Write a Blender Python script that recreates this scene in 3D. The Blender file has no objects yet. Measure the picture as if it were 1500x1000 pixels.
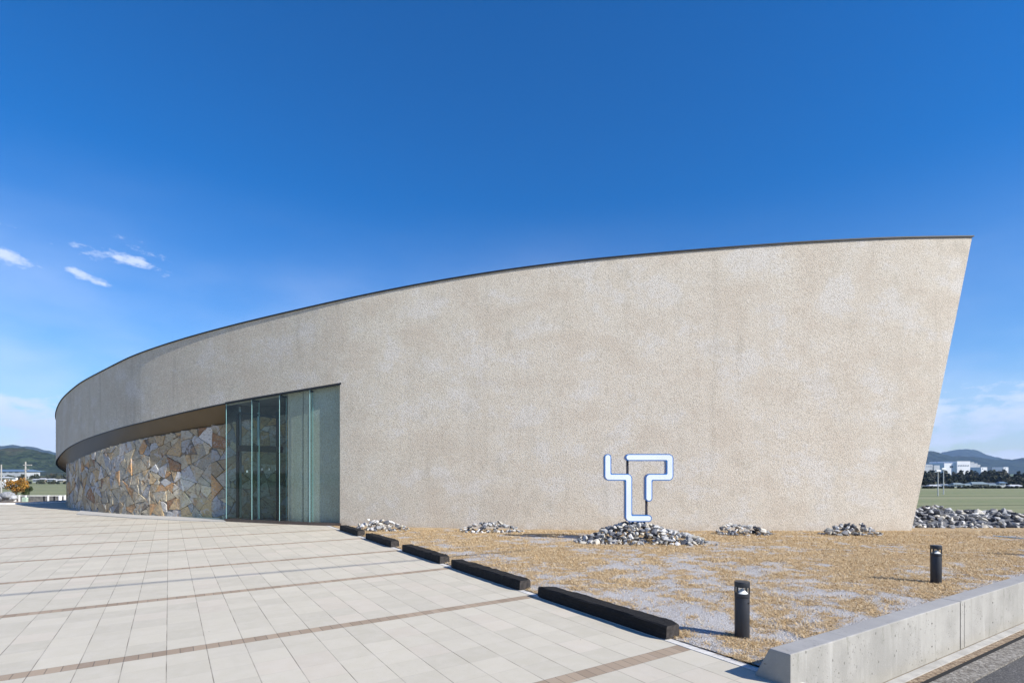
import bpy, bmesh, math, random
import numpy as np
from mathutils import Vector, noise, Matrix

R = math.radians
S = bpy.context.scene
C = S.collection

# ------------------------------------------------------------------ camera, sky, sun, exposure
CH = 1.55                      # eye height
cam_d = bpy.data.cameras.new('camera'); cam = bpy.data.objects.new('camera', cam_d); C.objects.link(cam)
cam.location = (0, 0, CH); cam.rotation_euler = (R(90), 0, 0)
cam_d.sensor_width = 36; cam_d.lens = 18.65; cam_d.shift_y = 0.128
cam_d.clip_start = 0.1; cam_d.clip_end = 20000
S.camera = cam

SUN_AZ = math.atan2(.858, -.513)           # x, y of the direction towards the sun
SUN_EL = R(36)
W = bpy.data.worlds.new("World"); S.world = W; W.use_nodes = True
def build_world():
    nt = W.node_tree; nt.nodes.clear()
    def n(t, **k):
        o = nt.nodes.new(t)
        for a, b in k.items(): setattr(o, a, b)
        return o
    L = nt.links.new
    def m(op, a, b=None, clamp=False):
        x = n('ShaderNodeMath', operation=op, use_clamp=clamp)
        for i, v in enumerate((a, b)):
            if v is None: continue
            if isinstance(v, (int, float)): x.inputs[i].default_value = v
            else: L(v, x.inputs[i])
        return x.outputs[0]
    sky = n('ShaderNodeTexSky', sky_type='NISHITA'); sky.sun_disc = False
    sky.sun_elevation = SUN_EL; sky.sun_rotation = SUN_AZ
    sky.altitude = 0; sky.air_density = 1.0; sky.dust_density = 0.6; sky.ozone_density = 3.0
    hs = n('ShaderNodeHueSaturation'); hs.inputs['Saturation'].default_value = 1.92; hs.inputs['Hue'].default_value = .510; hs.inputs['Value'].default_value = 1.0
    L(sky.outputs[0], hs.inputs['Color'])
    tc = n('ShaderNodeTexCoord'); sep = n('ShaderNodeSeparateXYZ'); L(tc.outputs['Generated'], sep.inputs[0])
    z = sep.outputs[2]
    # cumulus bank low over the horizon
    mp = n('ShaderNodeMapping'); mp.inputs['Scale'].default_value = (1, 1, 2.6); L(tc.outputs['Generated'], mp.inputs[0])
    ns = n('ShaderNodeTexNoise'); ns.inputs['Scale'].default_value = 7.5; ns.inputs['Detail'].default_value = 9; ns.inputs['Roughness'].default_value = .58
    L(mp.outputs[0], ns.inputs['Vector'])
    low = n('ShaderNodeMapRange', interpolation_type='SMOOTHSTEP'); L(z, low.inputs[0])
    for i, v in enumerate((.05, .20, 1, 0)): low.inputs[i + 1].default_value = v
    dens = m('ADD', ns.outputs[0], m('SUBTRACT', m('MULTIPLY', low.outputs[0], .38), .115))
    cl = n('ShaderNodeMapRange', interpolation_type='SMOOTHSTEP'); L(dens, cl.inputs[0]); 
    for i, v in enumerate((.60, .80, 0, .88)): cl.inputs[i + 1].default_value = v
    # thin veils higher up
    mp2 = n('ShaderNodeMapping'); mp2.inputs['Scale'].default_value = (1.0, 1.0, 2.6); mp2.inputs['Rotation'].default_value = (0, R(14), 0); L(tc.outputs['Generated'], mp2.inputs[0])
    ns2 = n('ShaderNodeTexNoise'); ns2.inputs['Scale'].default_value = 2.1; ns2.inputs['Detail'].default_value = 5; L(mp2.outputs[0], ns2.inputs['Vector'])
    v1 = n('ShaderNodeMapRange', interpolation_type='SMOOTHSTEP'); L(ns2.outputs[0], v1.inputs[0])
    for i, v in enumerate((.34, .70, .22, .68)): v1.inputs[i + 1].default_value = v
    v2 = n('ShaderNodeMapRange', interpolation_type='SMOOTHSTEP'); L(z, v2.inputs[0])
    for i, v in enumerate((.08, .46, 1, 0)): v2.inputs[i + 1].default_value = v
    veil = m('MULTIPLY', v1.outputs[0], v2.outputs[0])
    # small fair-weather wisps
    mp3 = n('ShaderNodeMapping'); mp3.inputs['Scale'].default_value = (1, 1, 2.2); L(tc.outputs['Generated'], mp3.inputs[0])
    ns3 = n('ShaderNodeTexNoise'); ns3.inputs['Scale'].default_value = 42; ns3.inputs['Detail'].default_value = 7; ns3.inputs['Roughness'].default_value = .62
    L(mp3.outputs[0], ns3.inputs['Vector'])
    wis = None
    for px, py, sx, sz, a, tilt in ((6, 374, .045, .014, .95, -.1), (126, 405, .045, .0085, 1.0, -.28), (196, 383, .055, .012, .85, -.2), (140, 373, .06, .015, .62, -.2), (215, 368, .05, .016, .5, -.3), (278, 386, .018, .006, .5, 0), (20, 332, .03, .006, .45, 0), (120, 525, .07, .012, .45, -.2)):
        d = Vector(((px - 750) / 777, 1, (692 - py) / 777)).normalized()
        right = Vector((d.y, -d.x, 0)).normalized(); up = right.cross(d)
        r2 = right + up * tilt; u2 = up - right * tilt
        def dot(v):
            x = n('ShaderNodeVectorMath', operation='DOT_PRODUCT'); L(tc.outputs['Generated'], x.inputs[0]); x.inputs[1].default_value = v
            return x.outputs['Value']
        q = m('ADD', m('POWER', m('DIVIDE', dot(r2), sx), 2), m('POWER', m('DIVIDE', dot(u2), sz), 2))
        g = m('MULTIPLY', m('POWER', 2.718, m('MULTIPLY', q, -1)), m('GREATER_THAN', dot(d), .5))
        g = m('MULTIPLY', g, a)
        wis = g if wis is None else m('MAXIMUM', wis, g)
    w2 = n('ShaderNodeMapRange', interpolation_type='SMOOTHSTEP')
    L(m('ADD', m('MULTIPLY', wis, .60), m('MULTIPLY', ns3.outputs[0], .95)), w2.inputs[0])
    for i, v in enumerate((.66, 1.10, 0, .80)): w2.inputs[i + 1].default_value = v
    wm = m('MULTIPLY', w2.outputs[0], m('GREATER_THAN', wis, .02))
    a = m('MAXIMUM', m('MAXIMUM', cl.outputs[0], veil), wm, True)
    ccol = n('ShaderNodeMix', data_type='RGBA'); L(ns.outputs[0], ccol.inputs[0])
    ccol.inputs[6].default_value = (4.3, 5.0, 6.9, 1); ccol.inputs[7].default_value = (6.6, 7.0, 7.8, 1)
    mx = n('ShaderNodeMix', data_type='RGBA'); L(a, mx.inputs[0]); L(hs.outputs[0], mx.inputs[6]); L(ccol.outputs[2], mx.inputs[7])
    bg = n('ShaderNodeBackground'); bg.inputs[1].default_value = .1; L(mx.outputs[2], bg.inputs[0])
    out = n('ShaderNodeOutputWorld'); L(bg.outputs[0], out.inputs[0])
build_world()
sl = bpy.data.lights.new('sun', 'SUN'); sl.energy = 4.6; sl.angle = R(.53); sl.color = (1, .95, .87)
sun = bpy.data.objects.new('sun', sl); C.objects.link(sun)
sdir = Vector((.858 * math.cos(SUN_EL), -.513 * math.cos(SUN_EL), math.sin(SUN_EL))).normalized()
sun.rotation_euler = sdir.to_track_quat('Z', 'Y').to_euler(); sun.location = (20, -15, 30)
S.view_settings.view_transform = 'Standard'; S.view_settings.look = 'None'
S.view_settings.exposure = .72; S.view_settings.gamma = 1
S.render.engine = 'CYCLES'; S.cycles.use_denoising = True
S.cycles.transparent_max_bounces = 24; S.cycles.max_bounces = 10; S.cycles.volume_bounces = 0
S.cycles.caustics_reflective = False; S.cycles.caustics_refractive = False

# ------------------------------------------------------------------ measuring helpers
F, CX, HZ = 777.0, 750.0, 692.0
def G(px, py, z=0.0):
    y = F * (CH - z) / (py - HZ); return Vector(((px - CX) / F * y, y, z))
def P(px, py, y):
    return Vector(((px - CX) / F * y, y, CH + (HZ - py) / F * y))
def zat(py, y): return CH + (HZ - py) / F * y

# ------------------------------------------------------------------ object helpers
def props(o, label=None, cat=None, group=None, kind=None):
    for k, v in (('label', label), ('category', cat), ('group', group), ('kind', kind)):
        if v: o[k] = v
    return o
def empty(name, loc, label, cat, group=None):
    o = bpy.data.objects.new(name, None); C.objects.link(o); o.location = loc
    o.empty_display_size = .2
    return props(o, label, cat, group)
def mesh_obj(name, me, mat, parent=None, loc=None):
    o = bpy.data.objects.new(name, me); C.objects.link(o)
    if mat and not me.materials: me.materials.append(mat)
    if loc is not None: o.location = loc
    if parent is not None:
        o.parent = parent
        o.matrix_parent_inverse = Matrix.Translation(-parent.location) if loc is None else Matrix()
    return o
def from_py(name, vs, fs, mat, parent=None, smooth=False, loc=None):
    me = bpy.data.meshes.new(name); me.from_pydata([tuple(v) for v in vs], [], fs); me.update()
    if smooth:
        for p in me.polygons: p.use_smooth = True
    return mesh_obj(name, me, mat, parent, loc)
class MB:
    """collects simple solids into one mesh"""
    def __init__(s): s.v = []; s.f = []
    def add(s, vs, fs):
        b = len(s.v); s.v += [tuple(v) for v in vs]; s.f += [tuple(b + i for i in f) for f in fs]; return s
    def box(s, lo, hi):
        x0, y0, z0 = lo; x1, y1, z1 = hi
        return s.add([(x0,y0,z0),(x1,y0,z0),(x1,y1,z0),(x0,y1,z0),(x0,y0,z1),(x1,y0,z1),(x1,y1,z1),(x0,y1,z1)],
                     [(0,3,2,1),(4,5,6,7),(0,1,5,4),(1,2,6,5),(2,3,7,6),(3,0,4,7)])
    def bar(s, a, b, w, h, up=Vector((0,0,1))):
        a = Vector(a); b = Vector(b); d = (b - a).normalized()
        if abs(d.dot(up)) > .99: up = Vector((0,1,0))
        r = d.cross(up).normalized() * w / 2; u = r.cross(d).normalized() * h / 2
        vs = [p + i * r + j * u for p in (a, b) for i, j in ((-1,-1),(1,-1),(1,1),(-1,1))]
        return s.add(vs, [(0,1,2,3),(7,6,5,4),(0,4,5,1),(1,5,6,2),(2,6,7,3),(3,7,4,0)])
    def prism(s, pts, z0, z1):
        n = len(pts); vs = [(p[0], p[1], z0) for p in pts] + [(p[0], p[1], z1) for p in pts]
        return s.add(vs, [tuple(range(n))[::-1], tuple(range(n, 2*n))] + [(i, (i+1) % n, (i+1) % n + n, i + n) for i in range(n)])
    def cyl(s, a, b, r0, r1=None, n=20):
        a = Vector(a); b = Vector(b); r1 = r0 if r1 is None else r1
        d = (b - a).normalized(); x = d.orthogonal().normalized(); y = d.cross(x)
        vs = [p + r * (math.cos(t) * x + math.sin(t) * y) for p, r in ((a, r0), (b, r1)) for t in [2*math.pi*k/n for k in range(n)]]
        return s.add(vs, [tuple(range(n))[::-1], tuple(range(n, 2*n))] + [(i, (i+1) % n, (i+1) % n + n, i + n) for i in range(n)])
    def build(s, name, mat, parent=None, bevel=0, smooth=False, loc=None, seg=2):
        me = bpy.data.meshes.new(name); me.from_pydata(s.v, [], s.f); me.update()
        bm = bmesh.new(); bm.from_mesh(me)
        bmesh.ops.recalc_face_normals(bm, faces=bm.faces)
        if bevel: bmesh.ops.bevel(bm, geom=[e for e in bm.edges if e.calc_face_angle(0) > .6], offset=bevel, segments=seg, affect='EDGES', profile=.6)
        bm.to_mesh(me); bm.free()
        if smooth:
            for p in me.polygons: p.use_smooth = True
            try: me.set_sharp_from_angle(angle=R(35))
            except Exception: pass
        return mesh_obj(name, me, mat, parent, loc)

# ------------------------------------------------------------------ material helpers
class E:
    """node expression"""
    def __init__(s, m, sock): s.m = m; s.s = sock
    def op(s, o, b=None, c=None, clamp=False):
        n = s.m.nt.nodes.new('ShaderNodeMath'); n.operation = o; n.use_clamp = clamp
        for i, v in enumerate((s, b, c)):
            if v is None: continue
            if isinstance(v, E): s.m.nt.links.new(v.s, n.inputs[i])
            else: n.inputs[i].default_value = v
        return E(s.m, n.outputs[0])
    def __add__(s, b): return s.op('ADD', b)
    def __sub__(s, b): return s.op('SUBTRACT', b)
    def __mul__(s, b): return s.op('MULTIPLY', b)
    def __truediv__(s, b): return s.op('DIVIDE', b)
    def rsub(s, a): return (s * -1) + a
    def fract(s): return s.op('FRACT')
    def floor(s): return s.op('FLOOR')
    def lt(s, b): return s.op('LESS_THAN', b)
    def gt(s, b): return s.op('GREATER_THAN', b)
    def mn(s, b): return s.op('MINIMUM', b)
    def mx(s, b): return s.op('MAXIMUM', b)
    def ss(s, a, b, lo=0, hi=1):
        n = s.m.nt.nodes.new('ShaderNodeMapRange'); n.interpolation_type = 'SMOOTHSTEP'
        s.m.nt.links.new(s.s, n.inputs[0])
        for i, v in enumerate((a, b, lo, hi)): n.inputs[i+1].default_value = v
        return E(s.m, n.outputs[0])
class Mat:
    def __init__(s, name):
        s.mat = bpy.data.materials.new(name); s.mat.use_nodes = True; s.nt = s.mat.node_tree
        s.bsdf = s.nt.nodes['Principled BSDF']; s.out = s.nt.nodes['Material Output']
        s.tc = s.nt.nodes.new('ShaderNodeTexCoord')
    def coord(s, kind='Object', scale=(1,1,1), rot=(0,0,0)):
        if kind == 'World':
            g = s.nt.nodes.new('ShaderNodeNewGeometry'); src = g.outputs['Position']
        else: src = s.tc.outputs[kind]
        mp = s.nt.nodes.new('ShaderNodeMapping'); mp.inputs['Scale'].default_value = scale; mp.inputs['Rotation'].default_value = rot
        s.nt.links.new(src, mp.inputs[0]); return mp.outputs[0]
    def xyz(s, v):
        n = s.nt.nodes.new('ShaderNodeSeparateXYZ'); s.nt.links.new(v, n.inputs[0]); return [E(s, o) for o in n.outputs]
    def vec(s, x, y, z=None):
        n = s.nt.nodes.new('ShaderNodeCombineXYZ')
        for i, v in enumerate((x, y, z)):
            if isinstance(v, E): s.nt.links.new(v.s, n.inputs[i])
            elif v is not None: n.inputs[i].default_value = v
        return n.outputs[0]
    def noise(s, v, scale, detail=4, rough=.55, dist=0, out=0):
        n = s.nt.nodes.new('ShaderNodeTexNoise'); s.nt.links.new(v, n.inputs['Vector'])
        n.inputs['Scale'].default_value = scale; n.inputs['Detail'].default_value = detail
        n.inputs['Roughness'].default_value = rough; n.inputs['Distortion'].default_value = dist
        return E(s, n.outputs[out])
    def vor(s, v, scale, feature='F1', out='Distance', rnd=1):
        n = s.nt.nodes.new('ShaderNodeTexVoronoi'); n.feature = feature; s.nt.links.new(v, n.inputs['Vector'])
        n.inputs['Scale'].default_value = scale; n.inputs['Randomness'].default_value = rnd
        return E(s, n.outputs[out])
    def white(s, v):
        n = s.nt.nodes.new('ShaderNodeTexWhiteNoise'); s.nt.links.new(v, n.inputs['Vector']); return E(s, n.outputs['Value'])
    def mix(s, f, a, b, mode='MIX'):
        n = s.nt.nodes.new('ShaderNodeMix'); n.data_type = 'RGBA'; n.blend_type = mode
        if isinstance(f, E): s.nt.links.new(f.s, n.inputs[0])
        else: n.inputs[0].default_value = f
        for i, v in ((6, a), (7, b)):
            if isinstance(v, E): s.nt.links.new(v.s, n.inputs[i])
            else: n.inputs[i].default_value = tuple(v)[:3] + (1,)
        return E(s, n.outputs[2])
    def ramp(s, f, stops, interp='LINEAR'):
        n = s.nt.nodes.new('ShaderNodeValToRGB'); s.nt.links.new(f.s, n.inputs[0]); cr = n.color_ramp; cr.interpolation = interp
        while len(cr.elements) < len(stops): cr.elements.new(.5)
        for e, (p, c) in zip(cr.elements, stops): e.position = p; e.color = tuple(c)[:3] + (1,)
        return E(s, n.outputs[0])
    def attr(s, name, out='Color'):
        n = s.nt.nodes.new('ShaderNodeAttribute'); n.attribute_name = name; return E(s, n.outputs[out])
    def scale(s, col, f):
        n = s.nt.nodes.new('ShaderNodeVectorMath'); n.operation = 'SCALE'; s.nt.links.new(col.s, n.inputs[0])
        if isinstance(f, E): s.nt.links.new(f.s, n.inputs['Scale'])
        else: n.inputs['Scale'].default_value = f
        return E(s, n.outputs[0])
    def set(s, color=None, rough=None, metal=None, spec=None):
        for k, v in (('Base Color', color), ('Roughness', rough), ('Metallic', metal), ('Specular IOR Level', spec)):
            if v is None: continue
            if isinstance(v, E): s.nt.links.new(v.s, s.bsdf.inputs[k])
            else: s.bsdf.inputs[k].default_value = tuple(v) + (1,) if isinstance(v, tuple) else v
        return s
    def bump(s, h, strength=.5, dist=.01):
        n = s.nt.nodes.new('ShaderNodeBump'); n.inputs['Strength'].default_value = strength; n.inputs['Distance'].default_value = dist
        s.nt.links.new(h.s, n.inputs['Height']); s.nt.links.new(n.outputs[0], s.bsdf.inputs['Normal']); return s
def simple(name, col, rough=.6, metal=0, var=.12, nscale=6, spec=.4, bump=0):
    m = Mat(name); c = m.coord('Object'); n = m.noise(c, nscale, 5)
    m.set(m.mix(n.ss(.3, .7), [x * (1 - var) for x in col], [min(1, x * (1 + var)) for x in col]), rough, metal, spec)
    if bump: m.bump(m.noise(c, nscale * 8, 3), bump, .004)
    return m.mat

# stucco: sprayed aggregate with faint day-patches and rain streaks
def mk_stucco():
    m = Mat('stucco'); w = m.coord('World'); x, y, z = m.xyz(w)
    big = m.noise(w, .42, 5, .6); mid = m.noise(w, 2.2, 5, .65)
    st = m.noise(m.coord('World', (2.1, 2.1, .22)), 1.6, 5, .6)
    pa = m.noise(m.vec((x * .9).floor(), 0.0, (z * 1.35).floor()), 3.7, 0)
    warm = m.mix(big.ss(.32, .68), (.575, .552, .465), (.600, .555, .455))
    warm = m.mix(x.ss(-12, 6) * .75, warm, (.645, .582, .495))
    c = m.mix(mid.ss(.35, .72) * .45, warm, (.655, .610, .525))
    c = m.mix((st.ss(.50, .74) * x.ss(2, -14, .14, .75)), c, (.40, .37, .315))
    c = m.mix(pa.ss(.4, .65) * .10, c, (.50, .43, .34))
    pt = m.noise(m.coord('World', (1, 1, 1.3)), .80, 6, .66); c = m.mix(pt.ss(.50, .62) * .38, c, (.52, .44, .35)); c = m.mix(pt.ss(.49, .39) * .62, c, (.655, .635, .60))
    hz_ = m.noise(m.coord('World', (.25, .25, 1.9)), 1.1, 5, .6); c = m.mix(hz_.ss(.54, .68) * .20, c, (.49, .42, .33))
    dk = m.noise(m.coord('World', (1, 1, .8)), 1.7, 7, .7); c = m.mix(dk.ss(.55, .67) * .34, c, (.40, .375, .31))
    cp = m.noise(m.coord('World', (3.2, 3.2, .12)), 1.3, 4, .6); c = m.mix(cp.ss(.54, .72) * .22, c, (.41, .375, .31)); c = m.mix(z.ss(.30, .0) * m.noise(w, 3.0, 5).ss(.35, .65) * .45, c, (.42, .34, .25))
    g1 = m.vor(w, 42); g2 = m.noise(w, 52, 3, .7); g3 = m.noise(w, 17, 5, .75)
    c = m.mix(g1.ss(.38, .70) * .50, c, (.30, .27, .22))
    c = m.mix(g2.ss(.55, .78) * .45, c, (.79, .75, .69))
    c = m.mix(g3.ss(.52, .70) * .50, c, (.40, .335, .265)); g5 = m.noise(w, 6.5, 5, .75); c = m.mix(g5.ss(.52, .70) * .28, c, (.45, .40, .33))
    g6 = m.noise(w, 24, 4, .8); c = m.mix(g6.ss(.47, .60) * x.ss(0, -10, .12, .50), c, (.30, .27, .205))
    m.set(c, .93, 0, .2); m.bump(g1 * -.8 + g2 * 1.0 + g3 * .5, .5, .012)
    return m.mat
STUCCO = mk_stucco()
DARK = simple('dark_metal', (.022, .024, .026), .5, .3)
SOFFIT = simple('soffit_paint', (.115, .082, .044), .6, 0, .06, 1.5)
CHAR = None

# ------------------------------------------------------------------ ground: field, platform, plaza, lawn, road
U1 = Vector((.840, .543, 0)); U2 = Vector((-.543, .840, 0))
def ut(u, t, z=0): return Vector((U1.x * u + U2.x * t, U1.y * u + U2.y * t, z))
FZ = -3.0
def mk_field():
    m = Mat('field_grass'); w = m.coord('World'); x, y, z = m.xyz(w)
    yy = y + x * -.09 + m.noise(w, .018, 2) * 7
    row = m.noise(m.vec(x * .004, yy * .085, 0.0), 1, 3, .6)
    c = m.ramp(row, [(.30, (.13, .15, .075)), (.45, (.215, .225, .125)), (.55, (.165, .190, .098)), (.70, (.285, .27, .17))])
    c = m.mix(m.noise(w, .9, 5).ss(.4, .7) * .35, c, (.30, .28, .16))
    line = ((yy * .0355).fract() - .5).op('ABSOLUTE').ss(.018, .03, 1, 0)
    c = m.mix(line * .75, c, (.055, .07, .035))
    far = y.ss(230, 600)
    c = m.mix(far, c, (.10, .13, .07))
    m.set(c, .95, 0, .1); return m.mat
vs = [(-9000, -3000, FZ), (9000, -3000, FZ), (9000, 9000, FZ), (-9000, 9000, FZ)]
props(from_py('field', vs, [(0,1,2,3)], mk_field()), kind='structure')

soil = Mat('soil'); w_ = soil.coord('World'); soil.set(soil.mix(soil.noise(w_, 3, 6).ss(.35, .65), (.16, .12, .08), (.27, .22, .16)), .95); soil.bump(soil.noise(w_, 18, 5), .6, .03)
SOIL = soil.mat
# raised platform the building stands on, with sloped banks down to the fields
top = [(-27.3, 25.0), (-24.7, 25.7), (-23.2, 27.8), (-29, 27.7), (-31, 45), (-20, 55), (8, 52), (16, 22), (34, 16.5), (60, 8), (60, -30), (-60, -30), (-60, 24.5)]
b = MB(); n_ = len(top); cx_, cy_ = -5, 15
out_ = [(cx_ + (x - cx_) * 1.12 + (3 if x > 0 else -3), cy_ + (y - cy_) * 1.12 + (4 if y > 0 else -4)) for x, y in top]
plat_top = [(60, -30), (60, 11), (30, 17.2), (14, 19), (10, 30), (6, 52), (-20, 55), (-31, 47), (-31, 28), (-60, 26.5), (-60, -30)]
plat_bot = [(75, -45), (75, 18), (32, 25), (20, 26), (16, 36), (10, 62), (-24, 65), (-60, 52), (-80, 46), (-80, 46), (-80, -45)]
vs = [(x, y, -.34) for x, y in plat_top] + [(x, y, FZ - .3) for x, y in plat_bot]; n_ = len(plat_top)
fs = [tuple(range(n_))] + [(i, i + n_, (i+1) % n_ + n_, (i+1) % n_) for i in range(n_)]
props(from_py('embankment', vs, fs, SOIL), kind='structure')
# lower terrace at the left behind the plaza
props(from_py('terrace', [(-60, 26.9, -.33), (-21, 26.9, -.33), (-26, 50, -.95), (-80, 52, -.95), (-24, 56, FZ-.4), (-80, 66, FZ-.4)],
      [(0,1,2,3), (3,2,4,5)], SOIL), kind='structure')

def mk_plaza():
    m = Mat('plaza_paving'); o = m.coord('Object'); u, t, _ = m.xyz(o)
    s = .2972; per = 2.33; bw = .15; rows = 7; rl = (per - bw) / rows
    a = (u * -1 + 3.845) / s; ci = a.floor(); fu = a.fract()
    ju = fu.mn(fu.rsub(1)) * s
    tp = (t - (3.13 - bw / 2)) / per; bi = tp.floor(); tt = tp.fract() * per
    band = tt.lt(bw)
    r = (tt - bw) / rl; ri = r.floor(); fr = r.fract(); jt = fr.mn(fr.rsub(1)) * rl
    bu = a * 3; bfi = bu.floor(); bf = bu.fract(); jb = bf.mn(bf.rsub(1)) * (s / 3)
    edge = tt.op('ABSOLUTE').mn((tt - bw).op('ABSOLUTE'))
    n1 = m.noise(o, .55, 5, .6); n2 = m.noise(o, 150, 2, .7); n3 = m.noise(o, 6, 6, .65)
    tid = m.white(m.vec(ci, ri, bi)); bid = m.white(m.vec(bfi, bi, 7.0))
    tile = m.mix(tid, (.440, .408, .325), (.512, .474, .380))
    tile = m.mix((tid * 7.31).fract().gt(.86) * .35, tile, (.53, .46, .38))
    tile = m.mix(n3.ss(.35, .75) * .35, tile, (.56, .52, .45))
    tile = m.mix(n1.ss(.45, .75) * .30, tile, (.405, .378, .32))
    stain = m.noise(m.coord('Object', (1, .35, 1)), 2.3, 6, .7).ss(.60, .74)
    tile = m.mix(stain * .22, tile, (.33, .295, .24))
    tile = m.mix(n2.ss(.35, .75) * .22, tile, (.33, .315, .29))
    brick = m.mix(bid, (.265, .205, .145), (.360, .285, .205)); brick = m.mix(n2.ss(.4, .7) * .3, brick, (.19, .15, .125))
    brick = m.mix(n3.ss(.5, .8) * .4, brick, (.36, .31, .27))
    c = m.mix(band, tile, brick)
    jd = m.noise(o, 3.1, 3).ss(.35, .65)
    jm = ju.ss(.0025, .0046, 1, 0); jtm = jt.ss(.0016, .0034, 1, 0) * band.rsub(1); jbm = jb.ss(.0022, .004, 1, 0) * band
    jall = (jm * (jd * .55 + .35)).mx(jbm * .85).mx(edge.ss(.002, .004, .6, 0))
    c = m.mix(jall * .85, c, (.115, .098, .078)); c = m.mix(jtm * .30, c, (.30, .27, .23))
    tr = m.noise(m.coord('Object', (.9, .12, 1), (0, 0, .5)), 2.0, 6, .7).ss(.57, .72); c = m.mix(tr * .16, c, (.27, .25, .22)); gr = m.noise(o, 1.9, 8, .75).ss(.56, .74); c = m.mix(gr * .20, c, (.36, .325, .265))
    sp = m.vor(o, 2.6).lt(.018); c = m.mix(sp * .8, c, (.07, .06, .05))
    m.set(c, .82, 0, .3)
    m.bump((jm.mx(jbm).mx(jtm)) * -1 + n2 * .12 + n3 * .1 + tid * .15, .35, .006)
    return m.mat
ang = math.atan2(.543, .840)
PZ = 0.0
def local_uv(p): return (p.x * U1.x + p.y * U1.y, p.x * U2.x + p.y * U2.y)
pz = [(3.845, -14), (3.845, 18.6)]
c1 = local_uv(Vector((-3.2, 15.9, 0))); c2 = local_uv(Vector((-8, 19.5, 0))); c3 = local_uv(Vector((-22.0, 28.5, 0))); c4 = local_uv(Vector((-23.3, 27.75, 0))); c5 = local_uv(Vector((-60, 21.6 - 8, 0)))
pts = [(3.845, -14), (3.845, 16.6), c2, c3, c4, local_uv(Vector((-24.7, 25.9, 0))), local_uv(Vector((-48, 24.6, 0))), (-60, -14)]
def slab(name, pts, ztop, zbot, mat, rot=0):
    m_ = MB().prism(pts, zbot, ztop); o = m_.build(name, mat); o.rotation_euler = (0, 0, rot); return o
props(slab('plaza', pts, PZ, -.33, mk_plaza(), ang), kind='structure')
KERB = simple('kerb_concrete', (.56, .545, .51), .85, 0, .10, 9)
props(slab('plaza_kerb', [(3.848, .5), (3.938, .5), (3.938, 16.5), (3.848, 16.5)], .004, -.3, KERB, ang), kind='structure')
WHITE_K = simple('pale_kerb', (.72, .71, .69), .8, 0, .05, 3)
mk = MB(); a0 = Vector((-48, 24.6, 0)); a1 = Vector((-24.7, 25.9, 0)); a2 = Vector((-23.25, 27.8, 0))
mk.bar(a0 + Vector((0, .17, -.12)), a1 + Vector((0, .17, -.12)), .3, .36); mk.bar(a1 + Vector((-.06, .1, -.12)), a2 + Vector((-.1, .1, -.12)), .3, .354)
props(mk.build('plaza_edge', WHITE_K), kind='structure')

# lawn of gravel and dry grass
W3 = Vector((.851, .525, 0)); N3 = Vector((-.525, .851, 0)); WO = Vector((2.017, 3.841, 0))   # concrete wall outer line
def wall_pt(s, off, z=0): p = WO + W3 * s + N3 * off; return Vector((p.x, p.y, z))
def straw(x, y):
    v = Vector((x, y, 0))
    a = noise.fractal(v * .62 + Vector((3.1, 7.7, 0)), .9, 2.1, 5)
    b_ = noise.fractal(v * 2.6 + Vector((11, 5, 2)), .8, 2.0, 5)
    c_ = noise.fractal(Vector((x * 5.2, y * 7.5, 9)), .8, 2.0, 4)
    k = .545 + a * .26 + b_ * .30 + c_ * .20 + .04 * math.sin(y * .9)
    k += .20 * max(0, min(1, (y - 8.5) / 4)) + .12 * max(0, min(1, (x - 3) / 8)) - .06
    return k
def in_lawn(x, y):
    u = x * U1.x + y * U1.y
    if u < 3.935: return False
    d = (x - WO.x) * N3.x + (y - WO.y) * N3.y
    return d > .17
def mk_lawn():
    m = Mat('gravel_lawn'); w = m.coord('World'); s = m.attr('straw', 'Fac')
    f = m.noise(w, 30, 5, .7); g = m.noise(w, 85, 2, .7); v = m.vor(w, 70, out='Distance')
    grav = m.mix(m.noise(w, 1.3, 4).ss(.35, .65), (.46, .455, .455), (.56, .545, .53))
    grav = m.mix(v.ss(.15, .55), m.mix(.5, grav, (.78, .77, .76)), m.mix(.55, grav, (.17, .16, .155)))
    grav = m.mix(g.ss(.5, .75) * .5, grav, (.74, .74, .74))
    st = m.mix(g.ss(.35, .65), (.26, .175, .085), (.53, .385, .21))
    st = m.mix(m.noise(w, 2.4, 4).ss(.45, .7) * .5, st, (.52, .40, .24))
    k = (s + (f - .5) * .62).ss(.44, .60)
    c = m.mix(k * .92, grav, st)
    m.set(c, .95, 0, .15); m.bump(f * .6 + g * .6 + v * .5, .9, .02); return m.mat
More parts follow.
